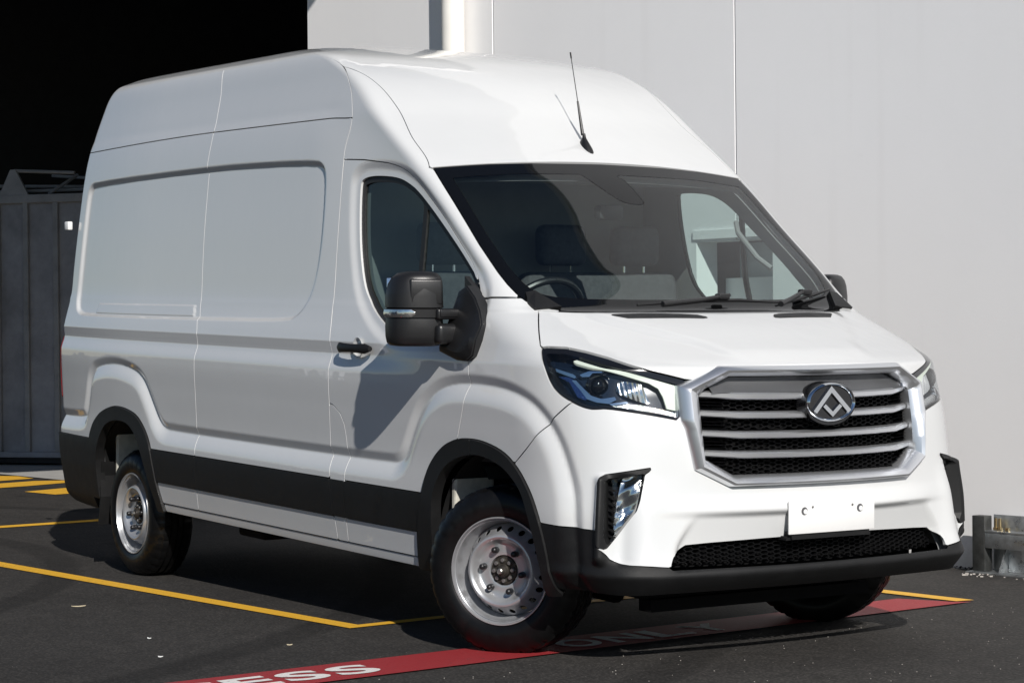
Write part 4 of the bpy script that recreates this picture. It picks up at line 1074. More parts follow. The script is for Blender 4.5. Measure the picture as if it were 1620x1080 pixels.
# steering wheel
sc = Vector((-.50, -.40, 1.375)); R_ = Matrix.Rotation(math.radians(-58), 3, 'Y')
bm = bmesh.new(); pts = [sc+R_ @ Vector((.205*math.cos(t), .205*math.sin(t), 0)) for t in np.linspace(0, 2*math.pi, 41)]
bm_tube(bm, pts, .017, 10, caps=False); st = bm_obj('steering_wheel', bm, M['plastic_smooth'], van, smooth=True)
bm = bmesh.new(); bm_box(bm, sc, (.15, .36, .03), R_, bevel=.012); bm_box(bm, sc+Vector((.12, 0, -.06)), (.22, .07, .07), Matrix.Rotation(math.radians(32), 3, 'Y'), bevel=.01); bm_obj('steering_boss', bm, M['inner_dark'], st, smooth=True)
def seat(y, w_):
    bm = bmesh.new(); bm_box(bm, (-.92, y, .93), (.50, w_, .16), bevel=.05, seg=3); s = bm_obj('cab_seat', bm, M['seat'], van, smooth=True)
    bm = bmesh.new(); bm_box(bm, (-1.20, y, 1.28), (.13, w_, .62), Matrix.Rotation(math.radians(-8), 3, 'Y'), bevel=.05, seg=3); bm_obj('backrest', bm, M['seat'], s, smooth=True)
    for dy in ((0,) if w_ < .6 else (-.22, .22)):
        bm = bmesh.new(); bm_box(bm, (-1.235, y+dy, 1.72), (.10, .27, .20), bevel=.04, seg=3); bm_obj('headrest', bm, M['seat'], s, smooth=True)
        bm = bmesh.new()
        for q in (-.06, .06): bm_tube(bm, [(-1.235, y+dy+q, 1.56), (-1.235, y+dy+q, 1.66)], .006, 6)
        bm_obj('headrest_post', bm, M['chrome'], s)
seat(-.47, .50); seat(.42, .92)
box_obj('bulkhead', (-1.46, 0, 1.38), (.02, 1.70, 1.60), M['inner'], van)
box_obj('cab_floor', (-.70, 0, .80), (1.6, 1.80, .04), M['inner_dark'], van)
# headliner shelf over the windscreen and door linings
bm = bmesh.new(); bm_box(bm, (-1.05, 0, 2.06), (.70, 1.66, .03), bevel=.01); bm_obj('headliner', bm, M['inner'], van)
bm = bmesh.new(); bm_box(bm, (-.755, 0, 2.02), (.06, 1.52, .05), bevel=.015); bm_obj('header_rail', bm, M['inner'], van)
for sg in (-1, 1):
    bm = bmesh.new(); bm_prism(bm, [(-1.28, .82), (-.20, .82), (-.14, 1.22), (-.20, 1.305), (-1.28, 1.305)], (0, sg*.93, 0), (1, 0, 0), (0, 0, 1), (0, 1, 0), -.02, .02); bm_obj('door_lining', bm, M['inner_dark'], van)
    bm = bmesh.new(); bm_tube(bm, [(-.62, sg*.80, 1.83), (-.56, sg*.765, 1.78), (-.40, sg*.755, 1.66), (-.34, sg*.79, 1.61)], .013, 8); bm_obj('grab_handle', bm, M['inner'], van, smooth=True)
# interior mirror pod under the sensor housing
bm = bmesh.new(); bm_box(bm, (-.56, .01, 1.86), (.06, .14, .07), bevel=.02); bm_obj('sensor_pod', bm, M['inner_dark'], van, smooth=True)
# ------------------------------------------------------------------ the place
C6, S6 = math.cos(math.radians(6)), math.sin(math.radians(6))
WO_ = Vector((-1.24, 2.885, 0)); WU = Vector((C6, S6, 0)); WN = Vector((S6, -C6, 0)); UP = Vector((0, 0, 1))
def wpt(u, n, z): return WO_+WU*u+WN*n+UP*z
def wbox(bm, u0, u1, n0, n1, z0, z1, bevel=0.0):
    bm_box(bm, wpt((u0+u1)/2, (n0+n1)/2, (z0+z1)/2), (u1-u0, abs(n1-n0), z1-z0), Matrix.Rotation(math.radians(6), 3, 'Z'), bevel)
def wprism(bm, poly, n0, n1): bm_prism(bm, poly, WO_, WU, UP, WN, n0, n1)

# asphalt with aggregate, faint scuffs and bitumen variation
m, t, b = new_mat('asphalt'); L = t.links
tc = t.nodes.new('ShaderNodeTexCoord')
def noise(scale, detail=5, rough=.6):
    n = t.nodes.new('ShaderNodeTexNoise'); n.inputs['Scale'].default_value = scale; n.inputs['Detail'].default_value = detail; n.inputs['Roughness'].default_value = rough
    L.new(tc.outputs['Object'], n.inputs['Vector']); return n
def ramp(src, pts):
    r = t.nodes.new('ShaderNodeValToRGB'); e = r.color_ramp.elements
    e[0].position, e[0].color = pts[0][0], (*pts[0][1], 1); e[1].position, e[1].color = pts[-1][0], (*pts[-1][1], 1)
    for p_, c in pts[1:-1]: k = e.new(p_); k.color = (*c, 1)
    L.new(src, r.inputs[0]); return r
big = noise(.55, 4); mid = noise(7, 6, .7); fine = noise(190, 3, .7)
r1 = ramp(big.outputs['Fac'], [(.35, (.041, .0383, .0360)), (.65, (.056, .0525, .0492))])
vor = t.nodes.new('ShaderNodeTexVoronoi'); vor.inputs['Scale'].default_value = 70; L.new(tc.outputs['Object'], vor.inputs['Vector'])
r2 = ramp(vor.outputs['Distance'], [(.0, (2.0, 1.95, 1.88)), (.25, (1.1, 1.1, 1.1)), (.6, (.50, .50, .50))])
mx = t.nodes.new('ShaderNodeMix'); mx.data_type = 'RGBA'; mx.blend_type = 'MULTIPLY'; mx.inputs[0].default_value = .85
L.new(r1.outputs[0], mx.inputs[6]); L.new(r2.outputs[0], mx.inputs[7])
r3 = ramp(mid.outputs['Fac'], [(.3, (.82, .82, .82)), (.7, (1.18, 1.17, 1.15))])
mx2 = t.nodes.new('ShaderNodeMix'); mx2.data_type = 'RGBA'; mx2.blend_type = 'MULTIPLY'; mx2.inputs[0].default_value = 1
L.new(mx.outputs[2], mx2.inputs[6]); L.new(r3.outputs[0], mx2.inputs[7])
sp = t.nodes.new('ShaderNodeTexVoronoi'); sp.inputs['Scale'].default_value = 26; L.new(tc.outputs['Object'], sp.inputs['Vector'])
r4 = ramp(sp.outputs['Distance'], [(.035, (.42, .40, .36)), (.055, (0, 0, 0))])
wn = t.nodes.new('ShaderNodeTexWhiteNoise'); L.new(sp.outputs['Position'], wn.inputs['Vector'])
r5 = ramp(wn.outputs['Value'], [(.74, (0, 0, 0)), (.80, (1, 1, 1))])
mx3 = t.nodes.new('ShaderNodeMix'); mx3.data_type = 'RGBA'; mx3.blend_type = 'MULTIPLY'; mx3.inputs[0].default_value = 1
L.new(r4.outputs[0], mx3.inputs[6]); L.new(r5.outputs[0], mx3.inputs[7])
mx4 = t.nodes.new('ShaderNodeMix'); mx4.data_type = 'RGBA'; mx4.blend_type = 'ADD'; mx4.inputs[0].default_value = 1
L.new(mx2.outputs[2], mx4.inputs[6]); L.new(mx3.outputs[2], mx4.inputs[7]); L.new(mx4.outputs[2], b.inputs['Base Color'])
wv = t.nodes.new('ShaderNodeTexWave'); wv.wave_type = 'RINGS'; wv.rings_direction = 'Z'; wv.inputs['Scale'].default_value = .17; wv.inputs['Distortion'].default_value = 1.2; wv.inputs['Detail'].default_value = 3; wv.inputs['Detail Scale'].default_value = .6
mpn = t.nodes.new('ShaderNodeMapping'); mpn.inputs['Location'].default_value = (6.0, 5.5, 0); L.new(tc.outputs['Object'], mpn.inputs[0]); L.new(mpn.outputs[0], wv.inputs['Vector'])
r6 = ramp(wv.outputs['Fac'], [(.955, (1, 1, 1)), (.985, (.66, .66, .66))])
st = noise(2.1, 5, .62); r7 = ramp(st.outputs['Fac'], [(.60, (1, 1, 1)), (.74, (.72, .71, .70))])
mm = t.nodes.new('ShaderNodeMix'); mm.data_type = 'RGBA'; mm.blend_type = 'MULTIPLY'; mm.inputs[0].default_value = 1; L.new(r6.outputs[0], mm.inputs[6]); L.new(r7.outputs[0], mm.inputs[7])
m8 = t.nodes.new('ShaderNodeMix'); m8.data_type = 'RGBA'; m8.blend_type = 'MULTIPLY'; m8.inputs[0].default_value = 1; L.new(mx4.outputs[2], m8.inputs[6]); L.new(mm.outputs[2], m8.inputs[7]); L.new(m8.outputs[2], b.inputs['Base Color'])
b.inputs['Roughness'].default_value = .82; b.inputs['Specular IOR Level'].default_value = .25
bp = t.nodes.new('ShaderNodeBump'); bp.inputs['Strength'].default_value = .55; bp.inputs['Distance'].default_value = .004
L.new(vor.outputs['Distance'], bp.inputs['Height']); L.new(bp.outputs[0], b.inputs['Normal'])
M['asphalt'] = m
def paint_mat(name, col, wear=.45):
    m, t, b = new_mat(name); L = t.links; tc = t.nodes.new('ShaderNodeTexCoord')
    def nz(sc, d=6, r=.7):
        n = t.nodes.new('ShaderNodeTexNoise'); n.inputs['Scale'].default_value = sc; n.inputs['Detail'].default_value = d; n.inputs['Roughness'].default_value = r; L.new(tc.outputs['Object'], n.inputs['Vector']); return n
    n = nz(60, 6, .75); r = t.nodes.new('ShaderNodeValToRGB'); e = r.color_ramp.elements; e[0].position = .26; e[0].color = (col[0]*wear, col[1]*wear, col[2]*wear, 1); e[1].position = .48; e[1].color = (*col, 1)
    L.new(n.outputs['Fac'], r.inputs[0])
    n2 = nz(34, 8, .85); n3 = nz(1.7, 3, .5)
    ad = t.nodes.new('ShaderNodeMath'); ad.operation = 'MULTIPLY_ADD'; ad.inputs[1].default_value = .35; L.new(n3.outputs['Fac'], ad.inputs[0]); L.new(n2.outputs['Fac'], ad.inputs[2])
    r2 = t.nodes.new('ShaderNodeMapRange'); r2.inputs[1].default_value = .785; r2.inputs[2].default_value = .83; L.new(ad.outputs[0], r2.inputs[0])
    mx = t.nodes.new('ShaderNodeMix'); mx.data_type = 'RGBA'; L.new(r2.outputs[0], mx.inputs[0]); L.new(r.outputs[0], mx.inputs[6]); mx.inputs[7].default_value = (.045, .043, .041, 1)
    L.new(mx.outputs[2], b.inputs['Base Color']); b.inputs['Roughness'].default_value = .6
    v = t.nodes.new('ShaderNodeTexVoronoi'); v.inputs['Scale'].default_value = 70; L.new(tc.outputs['Object'], v.inputs['Vector'])
    bp = t.nodes.new('ShaderNodeBump'); bp.inputs['Strength'].default_value = .5; bp.inputs['Distance'].default_value = .003; L.new(v.outputs['Distance'], bp.inputs['Height']); L.new(bp.outputs[0], b.inputs['Normal'])
    return m
M['yellow'] = paint_mat('yellow_road_paint', (.80, .44, .035), .7); M['red'] = paint_mat('red_road_paint', (.32, .022, .027), .75); M['white_mark'] = paint_mat('white_road_paint', (.80, .77, .74), .75)
m, t, b = new_mat('painted_tilt_panel'); L = t.links; tc = t.nodes.new('ShaderNodeTexCoord')
n1 = noise(.9, 6, .62); n2 = noise(14, 5, .7); mpn = t.nodes.new('ShaderNodeMapping'); mpn.inputs['Scale'].default_value = (7, 7, .35); L.new(tc.outputs['Object'], mpn.inputs[0])
n3 = t.nodes.new('ShaderNodeTexNoise'); n3.inputs['Scale'].default_value = 1.0; n3.inputs['Detail'].default_value = 5; L.new(mpn.outputs[0], n3.inputs['Vector'])
ra = ramp(n1.outputs['Fac'], [(.3, (.862, .858, .860)), (.7, (.888, .884, .886))]); rb = ramp(n3.outputs['Fac'], [(.58, (1, 1, 1)), (.80, (.965, .962, .96))]); rc = ramp(n2.outputs['Fac'], [(.66, (1, 1, 1)), (.80, (.96, .957, .955))])
sx = t.nodes.new('ShaderNodeSeparateXYZ'); L.new(tc.outputs['Object'], sx.inputs[0])
ma = t.nodes.new('ShaderNodeMath'); ma.operation = 'MULTIPLY_ADD'; ma.inputs[1].default_value = .35; L.new(n2.outputs['Fac'], ma.inputs[0]); L.new(sx.outputs['Z'], ma.inputs[2])
rd = ramp(ma.outputs[0], [(.14, (.74, .72, .69)), (.34, (1, 1, 1))])
def mul(a_, b_):
    x = t.nodes.new('ShaderNodeMix'); x.data_type = 'RGBA'; x.blend_type = 'MULTIPLY'; x.inputs[0].default_value = 1; L.new(a_, x.inputs[6]); L.new(b_, x.inputs[7]); return x.outputs[2]
L.new(mul(mul(mul(ra.outputs[0], rb.outputs[0]), rc.outputs[0]), rd.outputs[0]), b.inputs['Base Color']); b.inputs['Roughness'].default_value = .62
bp = t.nodes.new('ShaderNodeBump'); bp.inputs['Strength'].default_value = .16; bp.inputs['Distance'].default_value = .004; nb = noise(38, 5, .7); L.new(nb.outputs['Fac'], bp.inputs['Height']); L.new(bp.outputs[0], b.inputs['Normal'])
M['wall'] = m
M['concrete'] = mat('concrete_slab', (.40, .39, .37), .8, noise=.15, nscale=3, bump=.2, bscale=90)
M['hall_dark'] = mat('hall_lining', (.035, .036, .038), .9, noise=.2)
M['galv'] = mat('galvanised_steel', (.50, .52, .53), .34, metal=.85, noise=.3, nscale=18, rvar=.12)
M['joint'] = mat('joint_sealant', (.78, .78, .77), .6)
M['stillage'] = mat('dark_grey_steel', (.28, .285, .305), .6, noise=.35, nscale=3)
M['cream_pipe'] = mat('cream_downpipe', (.80, .78, .73), .4, noise=.05)

# ground: one large sheet
gr = mesh_obj('asphalt_ground', [(-150, -150, 0), (150, -150, 0), (150, 150, 0), (-150, 150, 0)], [[0, 1, 2, 3]], M['asphalt']); tag(gr, kind='structure')
def flat(name, poly, z, m, lab=None, cat=None, kind=None, group=None):
    o = mesh_obj(name, [(x, y, z) for x, y in poly], [list(range(len(poly)))], m); 
    me = o.data
    if me.polygons[0].normal.z < 0: me.flip_normals()
    if kind: o['kind'] = kind
    if lab: tag(o, lab, cat, group)
    return o
def wp2(pts): return [tuple((WO_+WU*u+WN*n)[:2]) for u, n in pts]
fl = flat('concrete_floor', wp2([(-24, 0), (-6.49, 0), (-6.49, -13), (-24, -13)]), .008, M['concrete'], kind='structure')
# painted lines (each a separate marking)
flat('bay_line', [(-4.952-4, -1.314-.34), (-1.10, -1.003), (-1.175, -.30), (-1.36, 1.72), (-1.26, 1.735), (-1.095, -.30), (-1.015, -1.090), (-8.94, -1.80)], .004, M['yellow'], kind='structure')
flat('bay_line', [(-1.30, 1.752), (-.088, 1.862), (-.104, 1.758), (-1.29, 1.650)], .005, M['yellow'], kind='structure')
flat('bay_line', [(-7.34, -.78), (-7.451, .275), (-7.93, 1.9), (-7.82, 1.92), (-7.293, .211), (-7.18, -.78)], .004, M['yellow'], kind='structure')
flat('bay_line', [(-12.909, 1.551), (-12.739, 1.671), (-12.312, 1.668), (-12.175, 1.286), (-12.6, .9), (-13.3, 1.1)], .004, M['yellow'], kind='structure')
flat('bay_line', [(-12.6, .4), (-11.827, 1.161), (-11.952, 1.539), (-11.849, 1.788), (-11.3, 2.25), (-11.0, 2.1), (-11.503, 1.659), (-11.319, 1.236), (-11.246, .952), (-12.0, .2)], .004, M['yellow'], kind='structure')
flat('bay_line', [(-10.629, .95), (-10.849, 1.409), (-10.5, 1.75), (-9.9, 1.5), (-10.146, 1.167), (-10.117, 1.032)], .004, M['yellow'], kind='structure')
def rx(y, far): return (-.195-.078*y) if far else (.150-.094*y)
flat('red_access_strip', [(rx(-5.5, 1), -5.5), (rx(-5.5, 0), -5.5), (rx(1.7, 0)-.03, 1.80), (-.09, 1.722), (rx(1.60, 1)-.03, 1.605)], .006, M['red'], kind='structure')
# stencilled words on the strip; each letter is one marking
def letter(ch, y0, w, name='painted_letter'):
    cu_ = bpy.data.curves.new('t', 'FONT'); cu_.body = ch; cu_.size = 1.0; cu_.offset = .028; cu_.resolution_u = 6
    ob = bpy.data.objects.new('t', cu_); COL.objects.link(ob); bpy.context.view_layer.update()
    me = bpy.data.meshes.new_from_object(ob.evaluated_get(bpy.context.evaluated_depsgraph_get())); bpy.data.objects.remove(ob)
    co_ = np.array([v.co[:] for v in me.vertices]); lo, hi = co_.min(0), co_.max(0)
    h = .215
    for v in me.vertices:
        fx = (v.co.x-lo[0])/(hi[0]-lo[0]); fy = (v.co.y-lo[1])/(hi[1]-lo[1])
        y = y0+fx*w; xc = (rx(y, 1)+rx(y, 0))/2
        v.co = (xc+h/2-fy*h, y, .0085)
    me.materials.clear(); me.materials.append(M['white_mark'])
    o = bpy.data.objects.new(name, me); COL.objects.link(o); o['kind'] = 'structure'; return o
for k, ch in enumerate('ACCESS'): letter(ch, -2.955+k*.232, .196)
for k, ch in enumerate('ONLY'): letter(ch, -.655+k*.245, .205)

# ---- warehouse: tilt-up panels, hall, added sun shade over the doorway
wh = empty('warehouse', wpt(-1, 0, 0)); wh.rotation_euler = (0, 0, 0)
tag(wh, 'pale painted concrete-panel warehouse wall with a tall dark doorway at its left end', 'warehouse')
def wh_obj(name, bm, m, smooth=False):
    o = bm_obj(name, bm, m, None, smooth); o.parent = wh; o.matrix_parent_inverse = Matrix.Translation(wh.location).inverted(); return o
HT = 7.6
bm = bmesh.new(); wprism(bm, [(-6.49, 0), (-4.163, 0), (-4.163, HT), (-6.49, HT)], -.18, 0); wh_obj('wall_panel', bm, M['wall'])
bm = bmesh.new(); wprism(bm, [(-4.142, 0), (-2.11, 0), (-2.11, 1.885), (-1.757, 1.885), (-1.757, HT), (-4.142, HT)], -.18, 0); wh_obj('wall_panel', bm, M['wall'])
bm = bmesh.new(); wprism(bm, [(-1.741, 1.885), (-1.44, 1.885), (-1.44, 0), (6.4, 0), (6.4, HT), (-1.741, HT)], -.18, 0); wh_obj('wall_panel', bm, M['wall'])
bm = bmesh.new(); wprism(bm, [(6.42, 0), (16, 0), (16, HT), (6.42, HT)], -.18, 0); wh_obj('wall_panel', bm, M['wall'])
for u0, u1 in ((-4.163, -4.142), (-1.757, -1.741), (6.40, 6.42)):
    bm = bmesh.new(); wbox(bm, u0+.001, u1-.001, -.15, -.014, 0 if u0 != -1.757 else 1.885, HT-.01); wh_obj('joint_seal', bm, M['joint'])
bm = bmesh.new(); wbox(bm, -2.13, -1.42, 0.001, .012, 1.90, 1.955); wh_obj('door_head_flashing', bm, M['wall'])
bm = bmesh.new(); wbox(bm, -2.108, -1.442, -.42, -.38, 0, 1.883); wh_obj('entry_door', bm, mat('entry_door_grey', (.52, .56, .58), .5))
bm = bmesh.new(); wbox(bm, -2.106, -1.444, -.377, -.25, 0, 1.66); wh_obj('entry_ledge', bm, M['wall'])
bm = bmesh.new(); wbox(bm, -22, -6.49, -.18, 0, 6.0, HT); wbox(bm, -30, -22, -.18, 0, 0, HT); wh_obj('lintel_wall', bm, M['wall'])
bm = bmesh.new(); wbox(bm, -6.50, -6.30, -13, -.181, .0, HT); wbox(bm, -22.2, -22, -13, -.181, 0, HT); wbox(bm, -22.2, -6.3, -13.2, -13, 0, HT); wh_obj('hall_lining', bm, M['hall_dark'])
bm = bmesh.new(); wbox(bm, -30, 16, -13.3, .05, HT+.001, HT+.12); wh_obj('roof_sheet', bm, M['galv'])
bm = bmesh.new(); wbox(bm, -24, -3.35, .001, 3.86, 6.0, 6.18); wh_obj('added_shade_canopy', bm, M['wall'])  # unseen slab added to keep the sun out of the doorway
# side return of the opening
# downpipe on the wall
bm = bmesh.new(); bm_tube(bm, [wpt(-4.475, .105, .12), wpt(-4.475, .105, 5.98)], .082, 24); dp = bm_obj('downpipe', bm, M['cream_pipe'], None, smooth=True)
tag(dp, 'round cream downpipe fixed to the pale wall above the van roof', 'downpipe')
for z in (1.2, 3.2, 4.6):
    bm = bmesh.new(); wbox(bm, -4.59, -4.36, 0.001, .02, z, z+.03); bm_tube(bm, [wpt(-4.475, .105, z), wpt(-4.475, .105, z+.03)], .087, 24)
    c_ = bm_obj('pipe_bracket', bm, M['cream_pipe'], dp, smooth=True)

# ---- galvanised bracket / gate stop at the foot of the wall
gs = empty('gate_stop', wpt(.32, .10, 0)); tag(gs, 'small galvanised steel gate stop bolted down at the foot of the pale wall', 'gate stop')
def gs_obj(name, bm, m, smooth=True, par=None):
    o = bm_obj(name, bm, m, None, smooth); o.parent = par or gs
    o.matrix_parent_inverse = Matrix.Translation(gs.location).inverted(); return o
# plate facing left (shaded look put into its colour) and bright front flange
bm = bmesh.new(); wbox(bm, .205, .290, .085, .150, 0.012, .312, bevel=.004); gs_obj('column', bm, mat('shaded_galvanised', (.085, .088, .086), .45, metal=.55, noise=.5, nscale=16))
bm = bmesh.new(); wbox(bm, .2905, .62, .060, .072, .012, .318, bevel=.002); gs_obj('back_plate', bm, M['galv'])
bm = bmesh.new(); wbox(bm, .2915, .62, .0725, .150, .222, .235, bevel=.002); gs_obj('shelf_plate', bm, M['galv'])
bm = bmesh.new(); wbox(bm, .2915, .62, .135, .149, .140, .2215, bevel=.002); gs_obj('front_lip', bm, M['galv'])
bm = bmesh.new(); wbox(bm, .19, .66, .004, .19, 0, .0115, bevel=.002); gs_obj('base_plate', bm, M['galv'])
bm = bmesh.new(); bm_prism(bm, [(.073, .0116), (.145, .0116), (.085, .139), (.073, .139)], wpt(.38, 0, 0), WN, UP, WU, 0, .010); gs_obj('gusset', bm, M['galv'])
for u in (.325, .352):
    bm = bmesh.new(); bm_tube(bm, [wpt(u, .095, .236), wpt(u, .095, .300)], .0085, 8); bm_tube(bm, [wpt(u, .095, .2362), wpt(u, .095, .250)], .016, 6); gs_obj('bolt', bm, mat('zinc_bolt', (.65, .52, .30), .3, metal=1.0) if 'zinc_bolt' not in bpy.data.materials else bpy.data.materials['zinc_bolt'])
bm = bmesh.new(); bm_tube(bm, [wpt(.42, .115, .236), wpt(.42, .115, .254)], .014, 6); gs_obj('bolt', bm, bpy.data.materials['zinc_bolt'])
# crumbs of spilt mortar along the wall foot
bm = bmesh.new()
for k in range(70):
    u = random.uniform(-.25, .9); p = wpt(u, random.uniform(.01, .06) if u < .18 else random.uniform(.18, .30), 0); s_ = random.uniform(.003, .011)
    bm_box(bm, (p.x, p.y, s_*.3), (s_*random.uniform(.8, 1.8), s_, s_*.7), Matrix.Rotation(random.uniform(0, 3), 3, 'Z'))
cr_ = bm_obj('mortar_crumbs', bm, mat('mortar', (.42, .39, .36), .9)); tag(cr_, kind='stuff', label='pale mortar crumbs scattered along the foot of the wall', cat='rubble')
bm = bmesh.new()
for k in range(160):
    u = -1.2+k*.03; p = wpt(u, random.uniform(-.002, .02), 0); s_ = random.uniform(.015, .035)
    bmesh.ops.create_icosphere(bm, subdivisions=1, radius=s_*.6, matrix=Matrix.Translation((p.x, p.y, -.002)))
eb = bm_obj('asphalt_edge', bm, M['asphalt']); tag(eb, kind='stuff', label='rough lip of asphalt against the wall foot', cat='asphalt edge')

# ---- grey steel stillage in the dark doorway
ang = math.radians(40); SU = Vector((math.cos(ang), math.sin(ang), 0)); SN = Vector((math.cos(ang-math.pi/2), math.sin(ang-math.pi/2), 0)); SO = Vector((-14.45, 2.25, .01))
st_ = empty('steel_container', SO); tag(st_, 'tall dark grey ribbed steel container with a pointed end plate standing inside the dark doorway', 'container')
def sbox(bm, u0, u1, n0, n1, z0, z1, bv=0): bm_box(bm, SO+SU*((u0+u1)/2)+SN*((n0+n1)/2)+UP*((z0+z1)/2), (u1-u0, n1-n0, z1-z0), Matrix.Rotation(ang, 3, 'Z'), bv)
def s_obj(name, bm, m=None, smooth=False):
    o = bm_obj(name, bm, m or M['stillage'], None, smooth); o.parent = st_; o.matrix_parent_inverse = Matrix.Translation(SO).inverted(); return o
m_light = mat('pale_grey_rib', (.26, .265, .27), .55, noise=.25)
for u0, u1 in ((-.60, -.17), (-.115, .155), (.215, .50), (.56, .90)):
    bm = bmesh.new(); sbox(bm, u0, u1, -.03, -.01, .14, 2.70); s_obj('side_panel', bm)
for u0, u1 in ((-.17, -.115), (.155, .215), (.50, .56)):
    bm = bmesh.new(); sbox(bm, u0, u1, -.03, .03, .14, 2.72, .008); s_obj('upright', bm, m_light)
bm = bmesh.new(); sbox(bm, -.60, .90, -.05, .035, 2.70, 2.79, .01); s_obj('top_rail', bm, m_light)
bm = bmesh.new(); sbox(bm, -.60, .90, -.05, .035, .08, .14, .01); s_obj('bottom_rail', bm)
bm = bmesh.new(); sbox(bm, -.60, .90, -1.4, -.06, .02, 2.68); s_obj('carcass', bm, M['hall_dark'])
bm = bmesh.new(); bm_prism(bm, [(-.13, 2.75), (.245, 2.75), (.08, 3.05), (.02, 3.05)], SO, SU, UP, SN, .0, .03); s_obj('gable_plate', bm, m_light)
for a, b_ in (((.05, 0, 3.04), (.75, 0, 3.0)), ((.05, -.8, 3.04), (.75, -.8, 2.98)), ((-.60, -.5, 2.93), (.9, -.5, 2.88)), ((.45, 0, 2.79), (.62, -.3, 3.0)), ((-.60, -.2, 2.84), (.9, -.2, 2.84))):
    bm = bmesh.new(); bm_tube(bm, [SO+SU*a[0]+SN*a[1]+UP*a[2], SO+SU*b_[0]+SN*b_[1]+UP*b_[2]], .018, 8); s_obj('top_tube', bm, m_light, True)
pb = box_obj('door_post', tuple(SO+SU*(-.26)+SN*.25+UP*1.04), (.13, .06, 2.06), M['hall_dark'], None, rot=Matrix.Rotation(ang, 3, 'Z')); tag(pb, 'black steel post at the very left edge before the grey container', 'post')

# ---- litter on the asphalt
def bit(name, x, y, l, w_, rz, m, lab, cat, grp=None):
    bm = bmesh.new(); n = 8; a = []
    for k in range(n):
        t = 2*math.pi*k/n; q = Vector((l/2*math.cos(t)*(1.0 if k % 2 else .85), w_/2*math.sin(t), .005+.0015*math.cos(t*2)+random.uniform(0, .001))); q.rotate(Matrix.Rotation(rz, 3, 'Z')); a.append(bm.verts.new((x+q.x, y+q.y, q.z)))
    bm.faces.new(a); bmesh.ops.triangulate(bm, faces=bm.faces); r = bmesh.ops.extrude_face_region(bm, geom=list(bm.faces)); bmesh.ops.translate(bm, verts=[v for v in r['geom'] if isinstance(v, bmesh.types.BMVert)], vec=(0, 0, -.003))
    o = bm_obj(name, bm, m); tag(o, lab, cat, grp); return o
M['leaf'] = mat('dry_leaf', (.55, .47, .33), .7, noise=.3, nscale=80)
bit('dry_leaf', -2.567, -1.768, .085, .022, 1.3, M['leaf'], 'pale dry leaf lying on the asphalt left of the front wheel, largest scrap', 'leaf')
bit('paper_scrap', -1.255, -1.962, .024, .012, .4, M['plate'], 'tiny white scrap on the asphalt between the yellow line and the lettering, the farther one', 'scrap')
bit('paper_scrap', -.702, -2.152, .026, .012, .9, M['plate'], 'tiny white scrap on the asphalt nearest the bottom edge, left of the lettering', 'scrap')
bit('paper_scrap', -.701, -1.555, .030, .012, 1.2, M['leaf'], 'small tan scrap on the asphalt just above the white lettering', 'scrap')
bm = bmesh.new()
for k in range(700):
    r_ = random.random(); x = random.uniform(.2, 3.4); y = random.uniform(-3.6, 2.6)
    if x < .35 and y < 0: continue
    s_ = random.uniform(.0009, .0026)
    bmesh.ops.create_icosphere(bm, subdivisions=1, radius=s_, matrix=Matrix.Translation((x, y, s_*.6)) @ Matrix.Diagonal((1.3, 1, .7, 1)))
tag(bm_obj('grit', bm, mat('pale_grit', (.45, .42, .38), .8)), 'pale grit scattered over the asphalt in front of the van', 'grit', kind='stuff')

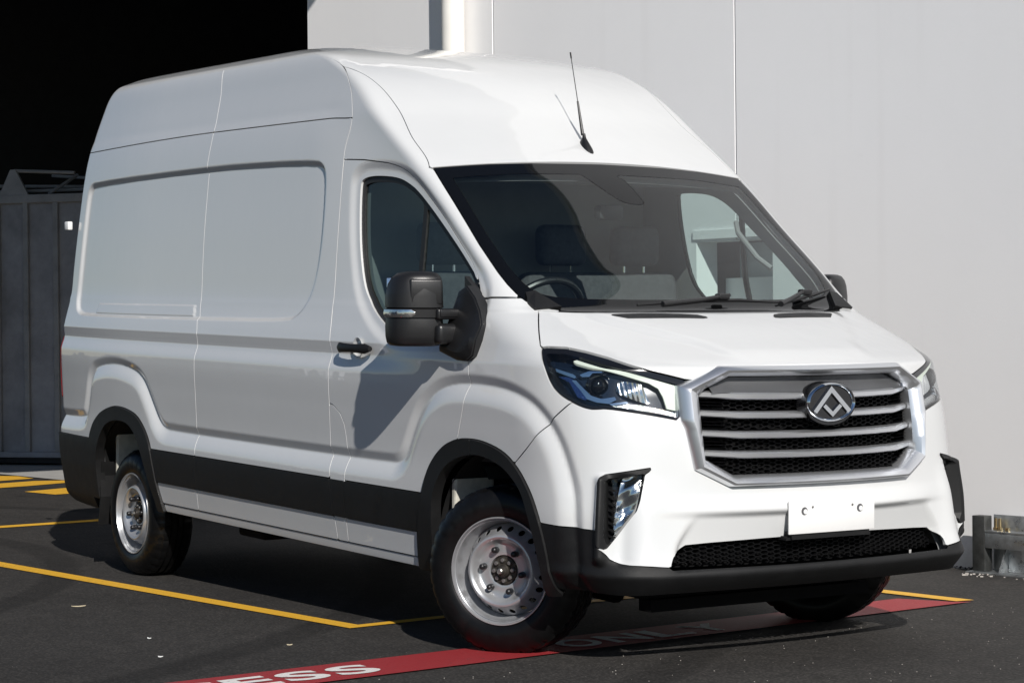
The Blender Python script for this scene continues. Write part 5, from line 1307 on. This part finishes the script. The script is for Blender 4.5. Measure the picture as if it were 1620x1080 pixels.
# ---- what stands across the yard, out of the frame but mirrored in the paint and glass
def parked_car(x, y, rz, col, lab, k):
    root = empty('parked_car', (x, y, 0), (0, 0, rz)); tag(root, lab, 'car', 'cars parked across the yard')
    m = mat('car_paint_%d' % k, col, .3, coat=.8)
    prof = [(-2.2, .35), (-2.25, .75), (-2.1, 1.0), (-1.6, 1.05), (-.95, 1.42), (.35, 1.45), (1.05, 1.02), (1.95, .86), (2.2, .62), (2.2, .32)]
    bm = bmesh.new(); bm_prism(bm, prof, (0, 0, 0), (1, 0, 0), (0, 0, 1), (0, 1, 0), -.86, .86); bmesh.ops.bevel(bm, geom=list(bm.edges), offset=.07, segments=2, affect='EDGES'); bm_obj('car_body', bm, m, root, smooth=True)
    for s_ in (-1, 1):
        bm = bmesh.new(); bm_prism(bm, [(-1.45, 1.04), (-.9, 1.36), (.32, 1.38), (.88, 1.04)], (0, s_*.862, 0), (1, 0, 0), (0, 0, 1), (0, 1, 0), -.005, .005); bm_obj('side_window', bm, M['frit'], root)
        for wx in (-1.35, 1.35):
            V, F = lathe([(.20, -.10), (.31, -.11), (.33, -.07), (.33, .07), (.31, .11), (.20, .10)], 24); w = mesh_obj('wheel', V, F, M['tyre'], root, smooth=True); w.location = (wx, s_*.80, .33)
            V, F = lathe([(.20, s_*.105), (.12, s_*.09), (.02, s_*.10), (.001, s_*.10)], 24); r = mesh_obj('rim', V, F, M['steel'], w, smooth=True)
    bm = bmesh.new(); bm_prism(bm, [(-.75, 0), (.75, 0), (.62, .62), (-.62, .62)], (.36, 0, 1.03), (0, 1, 0), Vector((-.70, 0, .41)), (0, 0, 1), .005, .03); bm_obj('windscreen', bm, M['frit'], root)
    for s_ in (-1, 1): box_obj('headlight', (2.17, s_*.62, .70), (.08, .30, .13), M['reflector'], root, bevel=.02)
parked_car(-21, -11.5, math.radians(8), (.75, .76, .77), 'white hatchback parked across the yard beyond the left edge', 1)
parked_car(-26.5, -12.6, math.radians(5), (.06, .07, .10), 'dark blue hatchback parked farthest away across the yard', 2)
parked_car(-15.2, -10.4, math.radians(4), (.42, .43, .45), 'silver hatchback parked nearest across the yard', 3)
of = empty('office_block', (-30, -46, 0)); tag(of, 'low grey office block with a dark window band across the yard', 'building')
bm = bmesh.new(); bm_box(bm, (0, 0, 3.2), (46, 9, 6.4)); bm_obj('wall', bm, mat('grey_render', (.34, .35, .36), .8, noise=.1), of)
for k in range(12):
    box_obj('window', (-20+k*3.7, 4.52, 3.6), (2.6, .05, 1.5), M['frit'], of)
